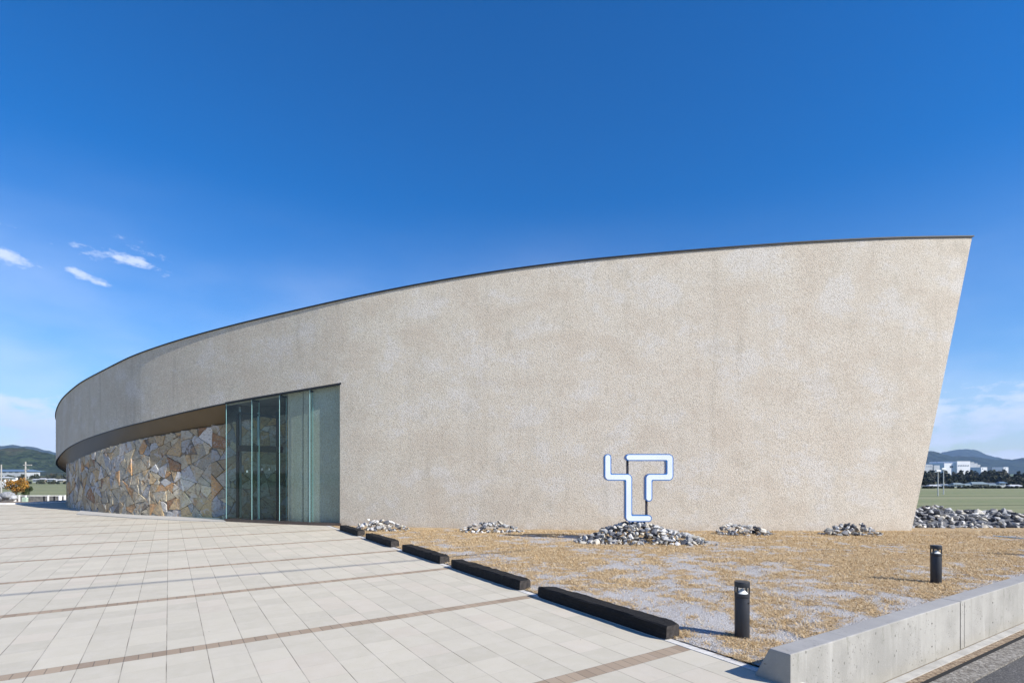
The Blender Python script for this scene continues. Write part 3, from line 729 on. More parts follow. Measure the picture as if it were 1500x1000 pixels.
def build_stone():
    rng = random.Random(11); smax = SL[-1]; slabs = []
    def area(p): return abs(sum(p[i][0]*p[(i+1) % len(p)][1] - p[(i+1) % len(p)][0]*p[i][1] for i in range(len(p))))/2
    def split(poly, lim, depth):
        A_ = area(poly)
        if A_ < lim or depth > 14: slabs.append(poly); return
        cx = sum(p[0] for p in poly)/len(poly); cy = sum(p[1] for p in poly)/len(poly)
        far = max(((p[0]-q[0])**2 + (p[1]-q[1])**2, p[0]-q[0], p[1]-q[1]) for p in poly for q in poly)
        t = math.atan2(far[2], far[1]) + rng.gauss(0, .20); nx, ny = math.cos(t), math.sin(t)
        L = math.sqrt(far[0]); c = nx*cx + ny*cy + rng.uniform(-.16, .16)*L
        for sg in (1, -1):
            h = clip(poly, nx*sg, ny*sg, c*sg)
            if len(h) >= 3: split(h, rng.uniform(.08, .18) if rng.random() < .6 else rng.uniform(.18, .40), depth + 1)
    x = -.3
    while x < smax + .3:
        w_ = rng.uniform(1.3, 2.4); split([(x, -.25), (x + w_ + .02, -.25), (x + w_ + .02, 4.0), (x, 4.0)], .1, 0); x += w_
    pal = [((.330, .310, .250), 6), ((.370, .375, .370), 3), ((.270, .285, .300), 2.2), ((.450, .395, .280), 7), ((.460, .340, .190), 4), ((.430, .255, .120), 1.2), ((.235, .130, .065), 1.0),
           ((.520, .500, .460), 2.5), ((.150, .135, .115), 1.3), ((.330, .270, .175), 6), ((.430, .405, .330), 4)]
    vs = []; fs = []; cols = []
    for k, poly in enumerate(slabs):
        s = sum(p[0] for p in poly)/len(poly); z = sum(p[1] for p in poly)/len(poly)
        if sum(poly[i][0]*poly[(i+1) % len(poly)][1] - poly[(i+1) % len(poly)][0]*poly[i][1] for i in range(len(poly))) < 0: poly = poly[::-1]
        gap = rng.uniform(.003, .0065); src = poly[:]
        for i in range(len(src)):                   # pull every edge in by the joint
            p, q = src[i], src[(i+1) % len(src)]; L = math.hypot(q[0]-p[0], q[1]-p[1])
            if L < 1e-4: continue
            nx, ny = (q[1]-p[1])/L, -(q[0]-p[0])/L
            poly = clip(poly, nx, ny, nx*p[0] + ny*p[1] - gap)
            if len(poly) < 3: break
        if len(poly) < 3: continue
        for i in range(3):                          # knock off a corner now and then
            if rng.random() < .40 and len(poly) >= 4:
                v = rng.choice(poly); dx, dz = v[0]-s, v[1]-z; D = math.hypot(dx, dz) + 1e-6
                poly = clip(poly, dx/D, dz/D, (v[0]*dx + v[1]*dz)/D - rng.uniform(.02, .07))
                if len(poly) < 3: break
        if len(poly) < 3: continue
        poly = clip(poly, 0, -1, .03); poly = clip(poly, -1, 0, 0); poly = clip(poly, 1, 0, smax) if poly else poly
        if len(poly) < 3: continue
        zt = max(stop(min(max(p[0], 0), smax)) for p in poly)
        if zt < z - .6: continue
        hh = min(stop(min(max(p[0], 0), smax)) for p in poly)
        poly = clip(poly, 0, 1, (hh + zt)/2 - .01)
        if len(poly) < 3: continue
        # roughen edges
        rp = []
        for i in range(len(poly)):
            p, q = poly[i], poly[(i+1) % len(poly)]; L = math.hypot(q[0]-p[0], q[1]-p[1]); n = max(1, int(L/.07))
            for t in range(n):
                f = t/n; x = p[0] + (q[0]-p[0])*f; y = p[1] + (q[1]-p[1])*f
                jx = noise.noise(Vector((x*7, y*7, 1)))*.020; jy = noise.noise(Vector((x*7, y*7, 7)))*.020
                rp.append((x + jx, y + jy))
        cx = sum(p[0] for p in rp)/len(rp); cy = sum(p[1] for p in rp)/len(rp)
        dep = .026 + .035*rng.random(); tx, tz = rng.uniform(-.025, .025), rng.uniform(-.03, .03)
        col = rng.choices([c for c, _ in pal], [w for _, w in pal])[0]; br = rng.uniform(.9, 1.25); col = tuple(min(.8, c*br) for c in col)
        b0 = len(vs); n = len(rp)
        rings = [(1.0, 0.0), (.992, .80), (.965, .98), (.55, 1.0)]
        for sc, h in rings:
            for x, y in rp:
                X, Y = cx + (x-cx)*sc, cy + (y-cy)*sc
                e = noise.noise(Vector((X*7, Y*7, k)))*.012 if h > .5 else 0
                vs.append(sp(min(max(X, 0), smax), Y, dep*h + (tx*(X-cx) + tz*(Y-cy))*(h > 0) + e))
        vs.append(sp(min(max(cx, 0), smax), cy, dep*1.02))
        for r in range(3):
            for i in range(n): fs.append((b0 + r*n + i, b0 + r*n + (i+1) % n, b0 + (r+1)*n + (i+1) % n, b0 + (r+1)*n + i))
        for i in range(n): fs.append((b0 + 3*n + i, b0 + 3*n + (i+1) % n, b0 + 4*n))
        cols += [col + (1,)] * (4*n + 1)
    # mortar backing sheet
    b0 = len(vs); ks = list(range(0, len(ST), 2)); 
    for i in ks:
        for z in (-.1, ST[i, 2]): vs.append(sp(SL[i], z, .012)); cols.append((.20, .18, .145, 1))
    for k in range(len(ks)-1): fs.append((b0 + 2*k, b0 + 2*k+2, b0 + 2*k+3, b0 + 2*k+1))
    me = bpy.data.meshes.new('stone_wall'); me.from_pydata([tuple(v) for v in vs], [], fs); me.update()
    at = me.color_attributes.new('stone_colour', 'FLOAT_COLOR', 'POINT'); at.data.foreach_set('color', np.array(cols, np.float32).ravel())
    bm = bmesh.new(); bm.from_mesh(me); bmesh.ops.recalc_face_normals(bm, faces=bm.faces); bm.to_mesh(me); bm.free()
    m = Mat('rubble_stone'); w = m.coord('World'); c = m.attr('stone_colour')
    n1 = m.noise(w, 4.2, 6, .7, .6); n2 = m.noise(w, 22, 5, .7); n3 = m.noise(m.coord('World', (1, 1, 2.5)), 9, 5, .7)
    c = m.mix(n1.ss(.54, .64) * .75, c, (.40, .245, .115)); c = m.mix(n3.ss(.52, .62) * .70, c, (.16, .14, .12))
    n4 = m.noise(w, 2.7, 7, .75, 1.2); c = m.mix(n4.ss(.55, .62) * .60, c, (.50, .50, .51)); c = m.mix(n4.ss(.44, .38, 0, .5), c, (.28, .24, .18)); c = m.mix(n2.ss(.5, .7) * .45, c, (.52, .48, .42))
    m.set(c, .85, 0, .3); m.bump(n2 + n3 * 1.2, .9, .02)
    mesh_obj('stone_wall', me, m.mat, bld)
build_stone()

# soffit: from the fascia's lower edge down to the top of the stone
def build_soffit():
    n = 120; A = [i330 + (iend - i330) * k / n for k in range(n + 1)]
    s0 = float(np.interp(-9.7, ST[::-1, 0], SL[::-1])); B = [s0 + (SL[-1] - s0) * (k / n) for k in range(n + 1)]
    vs = []; fs = []; K = 6
    for k in range(n + 1):
        a = opf(A[k], .012, fi(A[k], 2) + .02); b_ = sp(B[k], stop(B[k]) + .0, -.03)
        for j in range(K): vs.append(a.lerp(b_, j / (K-1)))
    for k in range(n):
        for j in range(K-1): i = k*K + j; fs.append((i, i+1, i+1+K, i+K))
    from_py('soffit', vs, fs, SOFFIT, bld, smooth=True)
build_soffit()

# ------------------------------------------------------------------ glass entrance
GLASS = mk_glass('storefront_glass', (.74, .84, .82), 0, 1.48, .60)
EDGE = Mat('glass_edge'); EDGE.set((.34, .60, .60), .2, 0, .6); EDGE = EDGE.mat
SILL = simple('bronze_sill', (.105, .085, .075), .45, .5, .1, 5)
FRAME = simple('frame_grey', (.30, .34, .37), .4, .6, .05, 3)
def build_entrance():
    gi = lambda px: float(np.interp(-px, -PXS[:300], range(300)))
    js = [330, 367.5, 408, 452.5, 500]; GO = .035; zs = .085
    fidx = [gi(p) for p in js]
    def quad_slab(a0, a1, b0, b1, th, name, mat, par, zt0, zt1, z0):
        """pane between plan points a and b"""
        d = (b0 - a0); n = Vector((-d.y, d.x, 0)).normalized() * th / 2
        vs = [a0 - n, b0 - n, b0 + n, a0 + n]; vs = [Vector((v.x, v.y, z0)) for v in vs]
        tops = [Vector((a0.x - n.x, a0.y - n.y, zt0)), Vector((b0.x - n.x, b0.y - n.y, zt1)), Vector((b0.x + n.x, b0.y + n.y, zt1)), Vector((a0.x + n.x, a0.y + n.y, zt0))]
        return MB().add(vs + tops, [(0,3,2,1),(4,5,6,7),(0,1,5,4),(1,2,6,5),(2,3,7,6),(3,0,4,7)]).build(name, mat, par)
    def plane(a, b_, z0, za, zb, name, mat, th=.0):
        vs = [(a.x, a.y, z0), (b_.x, b_.y, z0), (b_.x, b_.y, zb), (a.x, a.y, za)]
        return from_py(name, vs, [(0,1,2,3)], mat, bld)
    for k in range(4):
        a = opf(fidx[k], GO); b_ = opf(fidx[k+1], GO); za, zb = fi(fidx[k], 2) + .02, fi(fidx[k+1], 2) + .02
        d = (b_ - a).normalized() * .006
        plane(a + d, b_ - d, zs, za, zb, 'glass_pane', GLASS)
        e = MB()
        e.bar((a.x + d.x, a.y + d.y, zs), (a.x + d.x, a.y + d.y, za), .011, .014); e.build('pane_edge', EDGE, bld)
        # sill segment
        n = outn(int(fidx[k])); dd = (b_ - a).normalized() * .004
        sm = MB(); p0, p1 = a + dd, b_ - dd
        sm.bar(Vector((p0.x, p0.y, .02)), Vector((p1.x, p1.y, .02)), .16, .13); sm.build('sill', SILL, bld)
        # head channel
        MB().bar(Vector((a.x, a.y, za - .012)), Vector((b_.x, b_.y, zb - .012)), .09, .05).build('head_channel', DARK, bld)
    for k in (1, 2, 3):
        a = opf(fidx[k], GO + .02); b_ = opf(fidx[k], GO + (.28 if k < 3 else .14)); z = fi(fidx[k], 2)
        plane(a, b_, zs, z, z, 'glass_fin', GLASS)
        MB().bar((b_.x, b_.y, zs), (b_.x, b_.y, z - .03), .012, .016).build('fin_edge', EDGE, bld)
        MB().bar((a.x, a.y, z - .05), (b_.x, b_.y, z - .05), .03, .05).build('fin_bracket', DARK, bld)
    # left return pane
    a = opf(fidx[0], GO); b_ = opf(fidx[0], GO + .52); z = fi(fidx[0], 2)
    plane(a, b_, zs, z, z - .1, 'side_pane', GLASS)
    MB().bar((b_.x, b_.y, zs), (b_.x, b_.y, z - .05), .07, .05).build('side_post', FRAME, bld)
    MB().bar((a.x, a.y, .02), (b_.x, b_.y, .02), .10, .13).build('side_sill', SILL, bld)
    # entrance door screen behind the glass
    p0 = P(350, 656, 17.35); p1 = P(413, 662, 17.1); p1.z = p0.z - .06
    MB().bar(p0, p1, .12, .20).build('door_header', DARK, bld)
    for px, y, w, mt in ((348, 17.36, .07, DARK), (379, 17.27, .085, FRAME), (407, 17.12, .13, DARK)):
        q = P(px, 700, y); MB().bar((q.x, q.y, .02), (q.x, q.y, 3.5), .06, w).build('door_post', mt, bld)
    q0, q1 = P(350, 700, 17.4), P(378, 700, 17.3); plane(q0, q1, .06, 2.25, 2.22, 'door_leaf', GLASS)
    q0, q1 = P(380, 700, 17.3), P(406, 700, 17.15); plane(q0, q1, .06, 2.22, 2.2, 'door_leaf', GLASS)
    MB().bar(P(349, 604, 17.35), P(410, 612, 17.1), .06, .06).build('screen_rail', DARK, bld)
    for px, py in ((384, 687), (394.5, 687), (404, 687), (362, 690)):
        q = P(px, py, 17.22); MB().box((q.x - .02, q.y - .01, q.z - .035), (q.x + .02, q.y + .01, q.z + .035)).build('door_sticker', simple('sticker_white', (.8, .8, .8)), bld)
    # inner stucco wall behind the right half
    f0, f1 = gi(414), gi(545); vs = []; n = 16; IN = .21
    for k in range(n + 1):
        f = f0 + (f1 - f0) * k / n
        for off in (IN, IN + .25):
            for z in (-.05, fi(f, 2) + .3): vs.append(opf(f, off, z))
    fs = []
    for k in range(n):
        b0 = k*4; fs += [(b0, b0+4, b0+5, b0+1), (b0+2, b0+3, b0+7, b0+6)]
    fs += [(0, 1, 3, 2)]
    MB().add(vs, fs).build('inner_wall', STUCCO, bld)
    f = gi(437); a = opf(f, IN - .004, .0); MB().bar(a, (a.x, a.y, fi(f, 2)), .012, .006).build('inner_joint', DARK, bld)
    # closing wall between stone and inner wall, floor and ceiling
    inn = simple('interior_grey', (.10, .105, .11), .7)
    a = opf(f0, IN + .2); b_ = Vector((-7.0, 18.1, 0)); plane(a, b_, -.05, 4.3, 4.3, 'interior_wall', inn)
    c = Vector((-9.9, 18.1, 0))
    vs = [opf(f_, .02, .012) for f_ in (fidx[0], fidx[1], fidx[2], fidx[3], fidx[4])] + [opf(fidx[4], .8, .012), Vector((-7, 18.2, .012)), Vector((-9.75, 18.1, .012))]
    MB().prism([(v.x, v.y) for v in vs], -.2, .016).build('entrance_floor', simple('floor_stone', (.20, .20, .19), .4), bld)
    vs = []; fs = []
    for k in range(13):
        f = fidx[0] + (fidx[4] - fidx[0]) * k / 12; z = fi(f, 2) + .012
        vs.append(opf(f, .05, z)); g = opf(f, 1.6, z - .02); vs.append(g)
    for k in range(12): fs.append((2*k, 2*k+1, 2*k+3, 2*k+2))
    from_py('ceiling', vs, fs, simple('ceiling_grey', (.16, .165, .17), .6), bld)
    q = P(385, 594, 16.75); zc = fi(gi(385), 2)
    MB().cyl((q.x, q.y + .35, zc - .01), (q.x, q.y + .35, zc + .01), .06, n=16).build('downlight', simple('downlight_white', (.8, .8, .8)), bld)
    # lintel strip between ceiling and stone behind the glass
    s_hi = float(np.interp(-9.7, ST[::-1, 0], SL[::-1]))
    a = sp(0, 0, -.02); b_ = sp(s_hi, 0, -.02); plane(a, b_, 2.6, 4.3, 4.1, 'lintel', inn)
build_entrance()

# apron slab at the foot of the stone wall
ap = [G(112, 753.2), G(140, 754.8), G(200, 759.2), G(260, 762.0), G(331, 764.2)]
inner_ = [sp(s, 0, -.2) for s in (3.0, 5.5, 8, 10.5, 12.5)]
APRON = simple('apron_concrete', (.42, .405, .37), .85, 0, .06, 2)
MB().prism([(p.x, p.y) for p in ap] + [(p.x, p.y) for p in inner_], -.2, .028).build('apron_slab', APRON, bld, bevel=.006)

# ------------------------------------------------------------------ outlined sign
def build_sign():
    Y = 11.75; s = Y / F
    def w(a, b_): return Vector(((880 + a/8.333 - CX) * s, 0, CH + (HZ - (655 + b_/8.333)) * s))
    hw = 42/8.333 * s
    paths = [[(87, 122), (87, 363), (342, 363), (342, 866), (583, 866)], [(345, 122), (845, 122), (845, 363), (588, 363), (588, 618)]]
    base = Vector(((935 - CX) * s, Y, .45))
    root = empty('outlined_sign', base, 'white letter-like sign of bent bars with blue outline standing on a rock mound', 'sign')
    BLUE = simple('sign_blue', (.008, .14, .42), .35, 0, .05, 3); FACE = simple('sign_face', (.66, .73, .86), .4, 0, .03, 2)
    def outline(path, hw):
        pts = [w(*p) for p in path]; pts = [Vector((p.x, p.z)) for p in pts]
        L, Rr = [], []
        def side(sg):
            res = []
            for i, p in enumerate(pts):
                if i == 0 or i == len(pts)-1: continue
                d0 = (pts[i]-pts[i-1]).normalized(); d1 = (pts[i+1]-pts[i]).normalized()
                n0 = Vector((-d0.y, d0.x))*sg; n1 = Vector((-d1.y, d1.x))*sg
                corner = p + n0*hw + n1*hw
                inner = (n0.dot(d1) > 0)
                rad = hw*.30 + .012 if inner else hw*.30 + hw*1.15
                if hw < .06: rad = max(.012, rad)
                a = corner - d0*rad; c = corner + d1*rad
                cen = a + (n0 * (rad if inner else -rad))
                if inner: cen = corner - d0*rad + n0*rad
                a0 = math.atan2((a-cen).y, (a-cen).x); a1 = math.atan2((c-cen).y, (c-cen).x); dd = (a1-a0+math.pi) % (2*math.pi) - math.pi
                for k in range(9): t = a0 + dd*k/8; res.append(cen + Vector((math.cos(t), math.sin(t)))*rad)
            return res
        l = side(1); r = side(-1)
        def cap(p, d):
            n = Vector((-d.y, d.x)); return [p + (math.cos(t)*n + math.sin(t)*d)*hw for t in [math.pi*k/12 for k in range(13)]]
        dE = (pts[-1]-pts[-2]).normalized(); dS = (pts[0]-pts[1]).normalized()
        return l + cap(pts[-1], dE) + r[::-1] + cap(pts[0], dS)
    def ext(pts, y0, y1, name, mat, par, bev=0):
        n = len(pts); vs = [(p.x, y0, p.y) for p in pts] + [(p.x, y1, p.y) for p in pts]
        fs = [tuple(range(n)), tuple(range(n, 2*n))[::-1]] + [(i, (i+1) % n, (i+1) % n + n, i + n) for i in range(n)]
        o = MB().add(vs, fs).build(name, mat, par); return o
    for p in paths:
        o = ext(outline(p, hw), Y, Y + .17, 'letter_stroke', BLUE, root)
        f = ext(outline(p, hw - .020), Y - .006, Y + .004, 'letter_face', FACE, None)
        f.parent = o; f.matrix_parent_inverse = o.matrix_parent_inverse.inverted() @ Matrix() if False else Matrix.Translation(-root.location)
        f.matrix_parent_inverse = (Matrix.Translation(-root.location) @ Matrix()).inverted() @ Matrix.Translation(-root.location)
    BAR = simple('support_dark', (.035, .035, .05), .5, .4)
    for x, z0, z1 in ((337, 150, 335), (570, 640, 840)):
        a = w(x, z0); b_ = w(x, z1); MB().bar((a.x, Y + .10, a.z), (b_.x, Y + .10, b_.z), .045, .05).build('support_bar', BAR, root)
    for x in (400, 540):
        a = w(x, 895); MB().bar((a.x, Y + .09, a.z), (a.x, Y + .09, .22), .05, .05).build('support_leg', BAR, root)
build_sign()

# ------------------------------------------------------------------ rocks
def mk_rock(name, a, b_, d):
    m = Mat(name); o = m.coord('Object'); oi = m.nt.nodes.new('ShaderNodeObjectInfo'); r = E(m, oi.outputs['Random'])
    n = m.noise(o, 7, 5, .65, .4); n2 = m.noise(o, 38, 3, .7)
    c = m.mix(n.ss(.38, .62), a, b_); c = m.mix(n2.ss(.5, .75) * .4, c, d); c = m.mix(n.ss(.60, .68) * .35, c, (.30, .25, .18))
    c = m.scale(c, r * .55 + .72)
    m.set(c, .8, 0, .35); m.bump(n + n2 * .5, .6, .02); return m.mat
RM = [mk_rock('rock_pale', (.42, .42, .42), (.68, .67, .64), (.27, .29, .31)), mk_rock('rock_grey', (.22, .235, .255), (.50, .50, .49), (.13, .135, .15)), mk_rock('rock_dark', (.05, .055, .07), (.17, .18, .20), (.04, .04, .05)),
      mk_rock('rock_cream', (.46, .43, .36), (.66, .63, .56), (.32, .30, .25))]
rk = random.Random(21); ROCKS = []
for k in range(20):
    bm = bmesh.new(); sx, sy, sz = rk.uniform(.8, 1.25), rk.uniform(.55, .95), rk.uniform(.38, .75)
    for _ in range(rk.choice((11, 13, 15))):
        v = Vector((rk.gauss(0, 1), rk.gauss(0, 1), rk.gauss(0, 1))).normalized()
        f = rk.uniform(.82, 1.1); bm.verts.new((v.x * sx * f, v.y * sy * f, v.z * sz * f))
    r_ = bmesh.ops.convex_hull(bm, input=bm.verts)
    bmesh.ops.delete(bm, geom=[g for g in r_['geom_interior'] if isinstance(g, bmesh.types.BMVert)], context='VERTS')
    bmesh.ops.bevel(bm, geom=list(bm.edges), offset=.045, segments=1, affect='EDGES')
    bmesh.ops.recalc_face_normals(bm, faces=bm.faces)
    me = bpy.data.meshes.new('rock'); bm.to_mesh(me); bm.free(); me.materials.append(RM[(0, 1, 0, 2, 3, 1, 0, 2, 1, 3)[k % 10]]); ROCKS.append(me)
def put_rock(p, size, rng, label, group):
    me = rng.choice(ROCKS); o = bpy.data.objects.new('rock', me); C.objects.link(o)
    o.location = p; o.scale = (size,) * 3; o.rotation_euler = (rng.uniform(-.7, .7), rng.uniform(-.7, .7), rng.uniform(0, 6.28))
    return props(o, label, 'rock', group)
def ell(cx, cy, rx, ry, h, x, y): q = ((x-cx)/rx)**2 + ((y-cy)/ry)**2; return h * max(0, 1 - q) ** .8
REST = []
def pack(rng, xr, yr, hf, n, size, gap=.50):
    """rocks laid over a mound: first a lower course, then the skin"""
    placed = []; tries = 0
    while len(placed) < n and tries < n * 160:
        tries += 1; x, y = rng.uniform(*xr), rng.uniform(*yr); hh = hf(x, y)
        if hh < .012 and rng.random() > .012: continue
        low = len(placed) < n * .30; sz = size * rng.uniform(.55, 1.3) * (.75 if hh < .08 else 1)
        z = max(sz * .30, hh * (rng.random() * .6 if low else 1) - sz * .42)
        if all((x-a)**2 + (y-b_)**2 + ((z-c)*1.15)**2 > ((sz+d)*gap)**2 for a, b_, c, d in placed): placed.append((x, y, z, sz))
    return placed
def spread_rocks(rng, placed, n_single, label, group):
    placed.sort(key=lambda p: p[1] * .55 - p[2] - p[3]); 
    for x, y, z, sz in placed[:n_single]: put_rock((x, y, z), sz, rng, label, group)
    REST.extend(placed[n_single:])
q = G(947, 797); cxm, cym = q.x - .05, 11.90
def sign_h(x, y):
    return max(ell(cxm - .10, cym, 1.15, .66, .45, x, y), ell(cxm + .70, cym - .18, .80, .55, .26, x, y), ell(cxm - .95, cym - .1, .55, .45, .20, x, y))
rng = random.Random(3)
spread_rocks(rng, pack(rng, (cxm - 1.45, cxm + 1.5), (cym - .75, cym + .7), sign_h, 300, .094), 110, 'angular grey and white rock in the mound under the blue outlined sign', 'rocks in the mound under the sign')
for px, pw, yc, h, lab, sd in ((557, 88, 14.25, .29, 'the mound between the farthest timbers and the stucco wall', 5), (717, 104, 13.85, .26, 'the second small mound from the entrance, against the stucco wall', 6),
                               (1087, 92, 13.3, .25, 'the small mound just beyond the sign mound, towards the raked end', 7), (1246, 92, 13.2, .28, 'the small mound nearest the raked end of the stucco wall', 8)):
    s = yc / F; cx = (px - CX) * s; rng = random.Random(sd); rx = pw/2*s
    hf = lambda x, y: max(ell(cx, yc, rx*.96, .40, h, x, y), ell(cx - rx*.35, yc, rx*.5, .3, h*1.12, x, y) if sd % 2 else ell(cx + rx*.25, yc, rx*.45, .3, h*1.1, x, y))
    spread_rocks(rng, pack(rng, (cx - rx, cx + rx), (yc - .42, yc + .42), hf, 80, .086), 25, 'angular grey rock in ' + lab, 'rocks in ' + lab)
# the long heap behind the raked end
def heap_h(x, y):
    e = float(np.interp(x, [9.5, 10.6, 12.4, 14, 15.0, 16.5, 17.8, 18.6], [.40, .46, .52, .46, .34, .26, .12, 0]))
    e *= 1 + .10 * math.sin(x * 2.7) + .06 * math.sin(x * 6.1 + 1); t = y - 14.75
    return e * max(0, min(1, t / .75)) if t < .75 else e * max(0, 1 - (t - .95) * .5) if t > .95 else e
rng = random.Random(31); pl = pack(rng, (9.8, 18.6), (14.72, 16.2), heap_h, 700, .118, .47)
spread_rocks(rng, pl, 88, 'angular grey rock on the near face of the long heap behind the raked wall end', 'rocks of the long heap')
def rubble():
    rng = random.Random(9); vs = []; fs = []; mi = []
    data = []
    for me in ROCKS:
        data.append(([v.co.copy() for v in me.vertices], [tuple(p.vertices) for p in me.polygons], RM.index(me.materials[0])))
    for x, y, z, sz in REST:
        V, Fc, k = rng.choice(data); b0 = len(vs)
        M = Matrix.Translation((x, y, z)) @ Matrix.Rotation(rng.uniform(0, 6.28), 4, 'Z') @ Matrix.Rotation(rng.uniform(-.7, .7), 4, 'X') @ Matrix.Scale(sz, 4)
        vs += [tuple(M @ v) for v in V]; fs += [tuple(i + b0 for i in f) for f in Fc]; mi += [k] * len(Fc)
    # buried core of the long heap
    b0 = len(vs); nx, ny = 60, 14
    for i in range(nx + 1):
        for j in range(ny + 1):
            x = 9.7 + 8.9*i/nx; y = 14.75 + 1.7*j/ny; vs.append((x, y, max(-.05, heap_h(x, y) - .10)))
    for i in range(nx):
        for j in range(ny): a = b0 + i*(ny+1) + j; fs.append((a, a+ny+1, a+ny+2, a+1)); mi.append(2)
    me = bpy.data.meshes.new('rubble'); me.from_pydata(vs, [], fs); me.update()
    for m_ in RM: me.materials.append(m_)
    me.polygons.foreach_set('material_index', mi)
    props(mesh_obj('rubble', me, None), 'smaller grey and white rubble filling the back of the long heap and the mounds along the stucco wall', 'rubble', kind='stuff')
rubble()

# light blue strip lying on the lawn
a = G(1455, 784.6, .02); b_ = G(1480, 786.6, .02); c = G(1520, 790.5, .02)
PIPE = simple('pale_blue_plastic', (.30, .50, .66), .4, 0, .05, 3)
props(MB().cyl(a, b_, .016, n=10).cyl(b_, c, .016, n=10).build('plastic_pipe', PIPE, smooth=True), 'thin pale blue plastic pipe lying on the lawn before the rock heap', 'pipe')

# ------------------------------------------------------------------ overhead cables behind the camera (their shadows cross the plaza)
POLE = simple('pole_concrete', (.35, .34, .32), .85)
def cable(h, off, r, name, ks=(-22, 36)):
    d = Vector((.870, .494, 0)); pts = []
    for k in range(41):
        f = k/40; s = ks[0] + (ks[1]-ks[0])*f; sag = 0
        pts.append(off + d*s + Vector((0, 0, h)))
    m = MB()
    for k in range(0, 40): m.cyl(pts[k], pts[k+1], r, n=6)
    return m
cable(7.0, Vector((2.05, 1.9, 0)), .022, '', (-22, 7.6)).build('overhead_cable', DARK)
props(bpy.data.objects['overhead_cable'], 'black overhead cable outside the picture that throws the thin shadow over the plaza', 'cable')

# ------------------------------------------------------------------ left: fence, shrub, terrace things
FENCE_W = simple('fence_white', (.82, .81, .78), .6, 0, .05); PANEL = simple('fence_panel', (.16, .155, .15), .8, 0, .35, 4)
def build_fence():
    Y0 = 42.0; s = Y0 / F; X = lambda px: (px - CX) * s
    root = empty('fence', (X(60), Y0, -.45), 'low fence with white rails and grey panels beyond the plaza edge', 'fence')
    zt = zat(725.3, Y0); zb = -.95
    MB().bar((X(-60), Y0, zt - .02), (X(96), Y0, zt - .02), .05, .05).build('top_rail', FENCE_W, root)
    MB().bar((X(-60), Y0, zat(735, Y0)), (X(96), Y0, zat(735, Y0)), .05, .05).build('bottom_rail', FENCE_W, root)
    for px, wd in ((-40, .1), (-8, .1), (22, .12), (28.5, .1), (38, .1), (71, .11), (95, .1)):
        MB().box((X(px) - wd/2, Y0 - .05, zb), (X(px) + wd/2, Y0 + .05, zt + .02)).build('post', FENCE_W, root)
    for px in (0, 65, 80, 87):
        MB().box((X(px) - .04, Y0 - .045, zb), (X(px) + .04, Y0 + .045, zt - .05)).build('dark_post', DARK, root)
    for p0, p1 in ((-38, -10), (-6, 20), (30.5, 36.5), (41, 64), (66, 70), (72.5, 79), (81, 86.5), (88, 94)):
        m = MB(); n = 3
        for k in range(n):
            z0 = zb + .06 + (zt - zb - .12) * k / n; z1 = zb + .06 + (zt - zb - .12) * (k + .9) / n
            m.box((X(p0), Y0 - .015, z0), (X(p1), Y0 + .015, z1))
        m.build('panel', PANEL, root)
    q = X(43.5); MB().box((q - .17, Y0 - .5, -.95), (q + .17, Y0 - .3, zat(728, Y0 - .4))).build('meter_box', simple('pale_green', (.42, .55, .44), .5), None, bevel=.01)
    props(bpy.data.objects['meter_box'], 'small pale green cabinet in front of the low fence', 'cabinet')
    MB().cyl((X(97.5), Y0 - .6, -.95), (X(97.5), Y0 - .6, zat(725.5, Y0 - .6)), .11, .10, n=16).build('white_marker_post', FENCE_W, None, bevel=.03, smooth=True)
    props(bpy.data.objects['white_marker_post'], 'stout white post at the end of the low fence beside the stone wall', 'post')
build_fence()
def leaf_cloud(rng, cen, rad, n, size, clumps=14):
    vs = []; fs = []; ton = []
    cs = []
    for _ in range(clumps):
        v = Vector((rng.gauss(0, 1), rng.gauss(0, 1), rng.gauss(0, 1))).normalized() * rng.uniform(.35, .95)
        cs.append((Vector((cen[0] + v.x*rad[0], cen[1] + v.y*rad[1], cen[2] + v.z*rad[2])), rng.uniform(.25, .45), rng.random()))
    for _ in range(n):
        c, r, tn = rng.choice(cs); v = Vector((rng.gauss(0, 1), rng.gauss(0, 1), rng.gauss(0, 1))).normalized() * (rng.random() ** .4) * r
        p = c + Vector((v.x*rad[0], v.y*rad[1], v.z*rad[2])); a = Vector((rng.gauss(0, 1), rng.gauss(0, 1), rng.gauss(0, 1))).normalized()
        b_ = a.orthogonal().normalized(); s = size * rng.uniform(.6, 1.3); k = len(vs)
        vs += [p - a*s, p + b_*s*.5, p + a*s, p - b_*s*.5]; fs.append((k, k+1, k+2, k+3)); t = min(1, max(0, tn*.6 + rng.random()*.4)); ton += [t]*4
    return vs, fs, ton
def leaf_mat(name, stops):
    m = Mat(name); t = m.attr('tone', 'Fac'); m.set(m.ramp(t, stops), .7, 0, .2); return m.mat
def leafy(name, vs, fs, ton, mat, parent=None):
    me = bpy.data.meshes.new(name); me.from_pydata([tuple(v) for v in vs], [], fs); me.update()
    at = me.attributes.new('tone', 'FLOAT', 'POINT'); at.data.foreach_set('value', ton); return mesh_obj(name, me, mat, parent)
AUT = leaf_mat('autumn_leaves', [(0, (.02, .022, .01)), (.35, (.07, .05, .015)), (.6, (.26, .12, .02)), (.85, (.42, .23, .04)), (1, (.14, .13, .04))])
GRN = leaf_mat('green_leaves', [(0, (.018, .03, .012)), (.5, (.045, .065, .025)), (1, (.085, .10, .045))])
rng = random.Random(4); Y0 = 44.5; s = Y0 / F
root = empty('shrub', ((22 - CX)*s, Y0, -.9), 'round shrub with orange and yellow leaves behind the low fence', 'shrub')
v, f, t = leaf_cloud(rng, ((22 - CX)*s, Y0, zat(712, Y0)), (1.02, .85, .64), 2200, .062, 26); leafy('leaves', v, f, t, AUT, root)
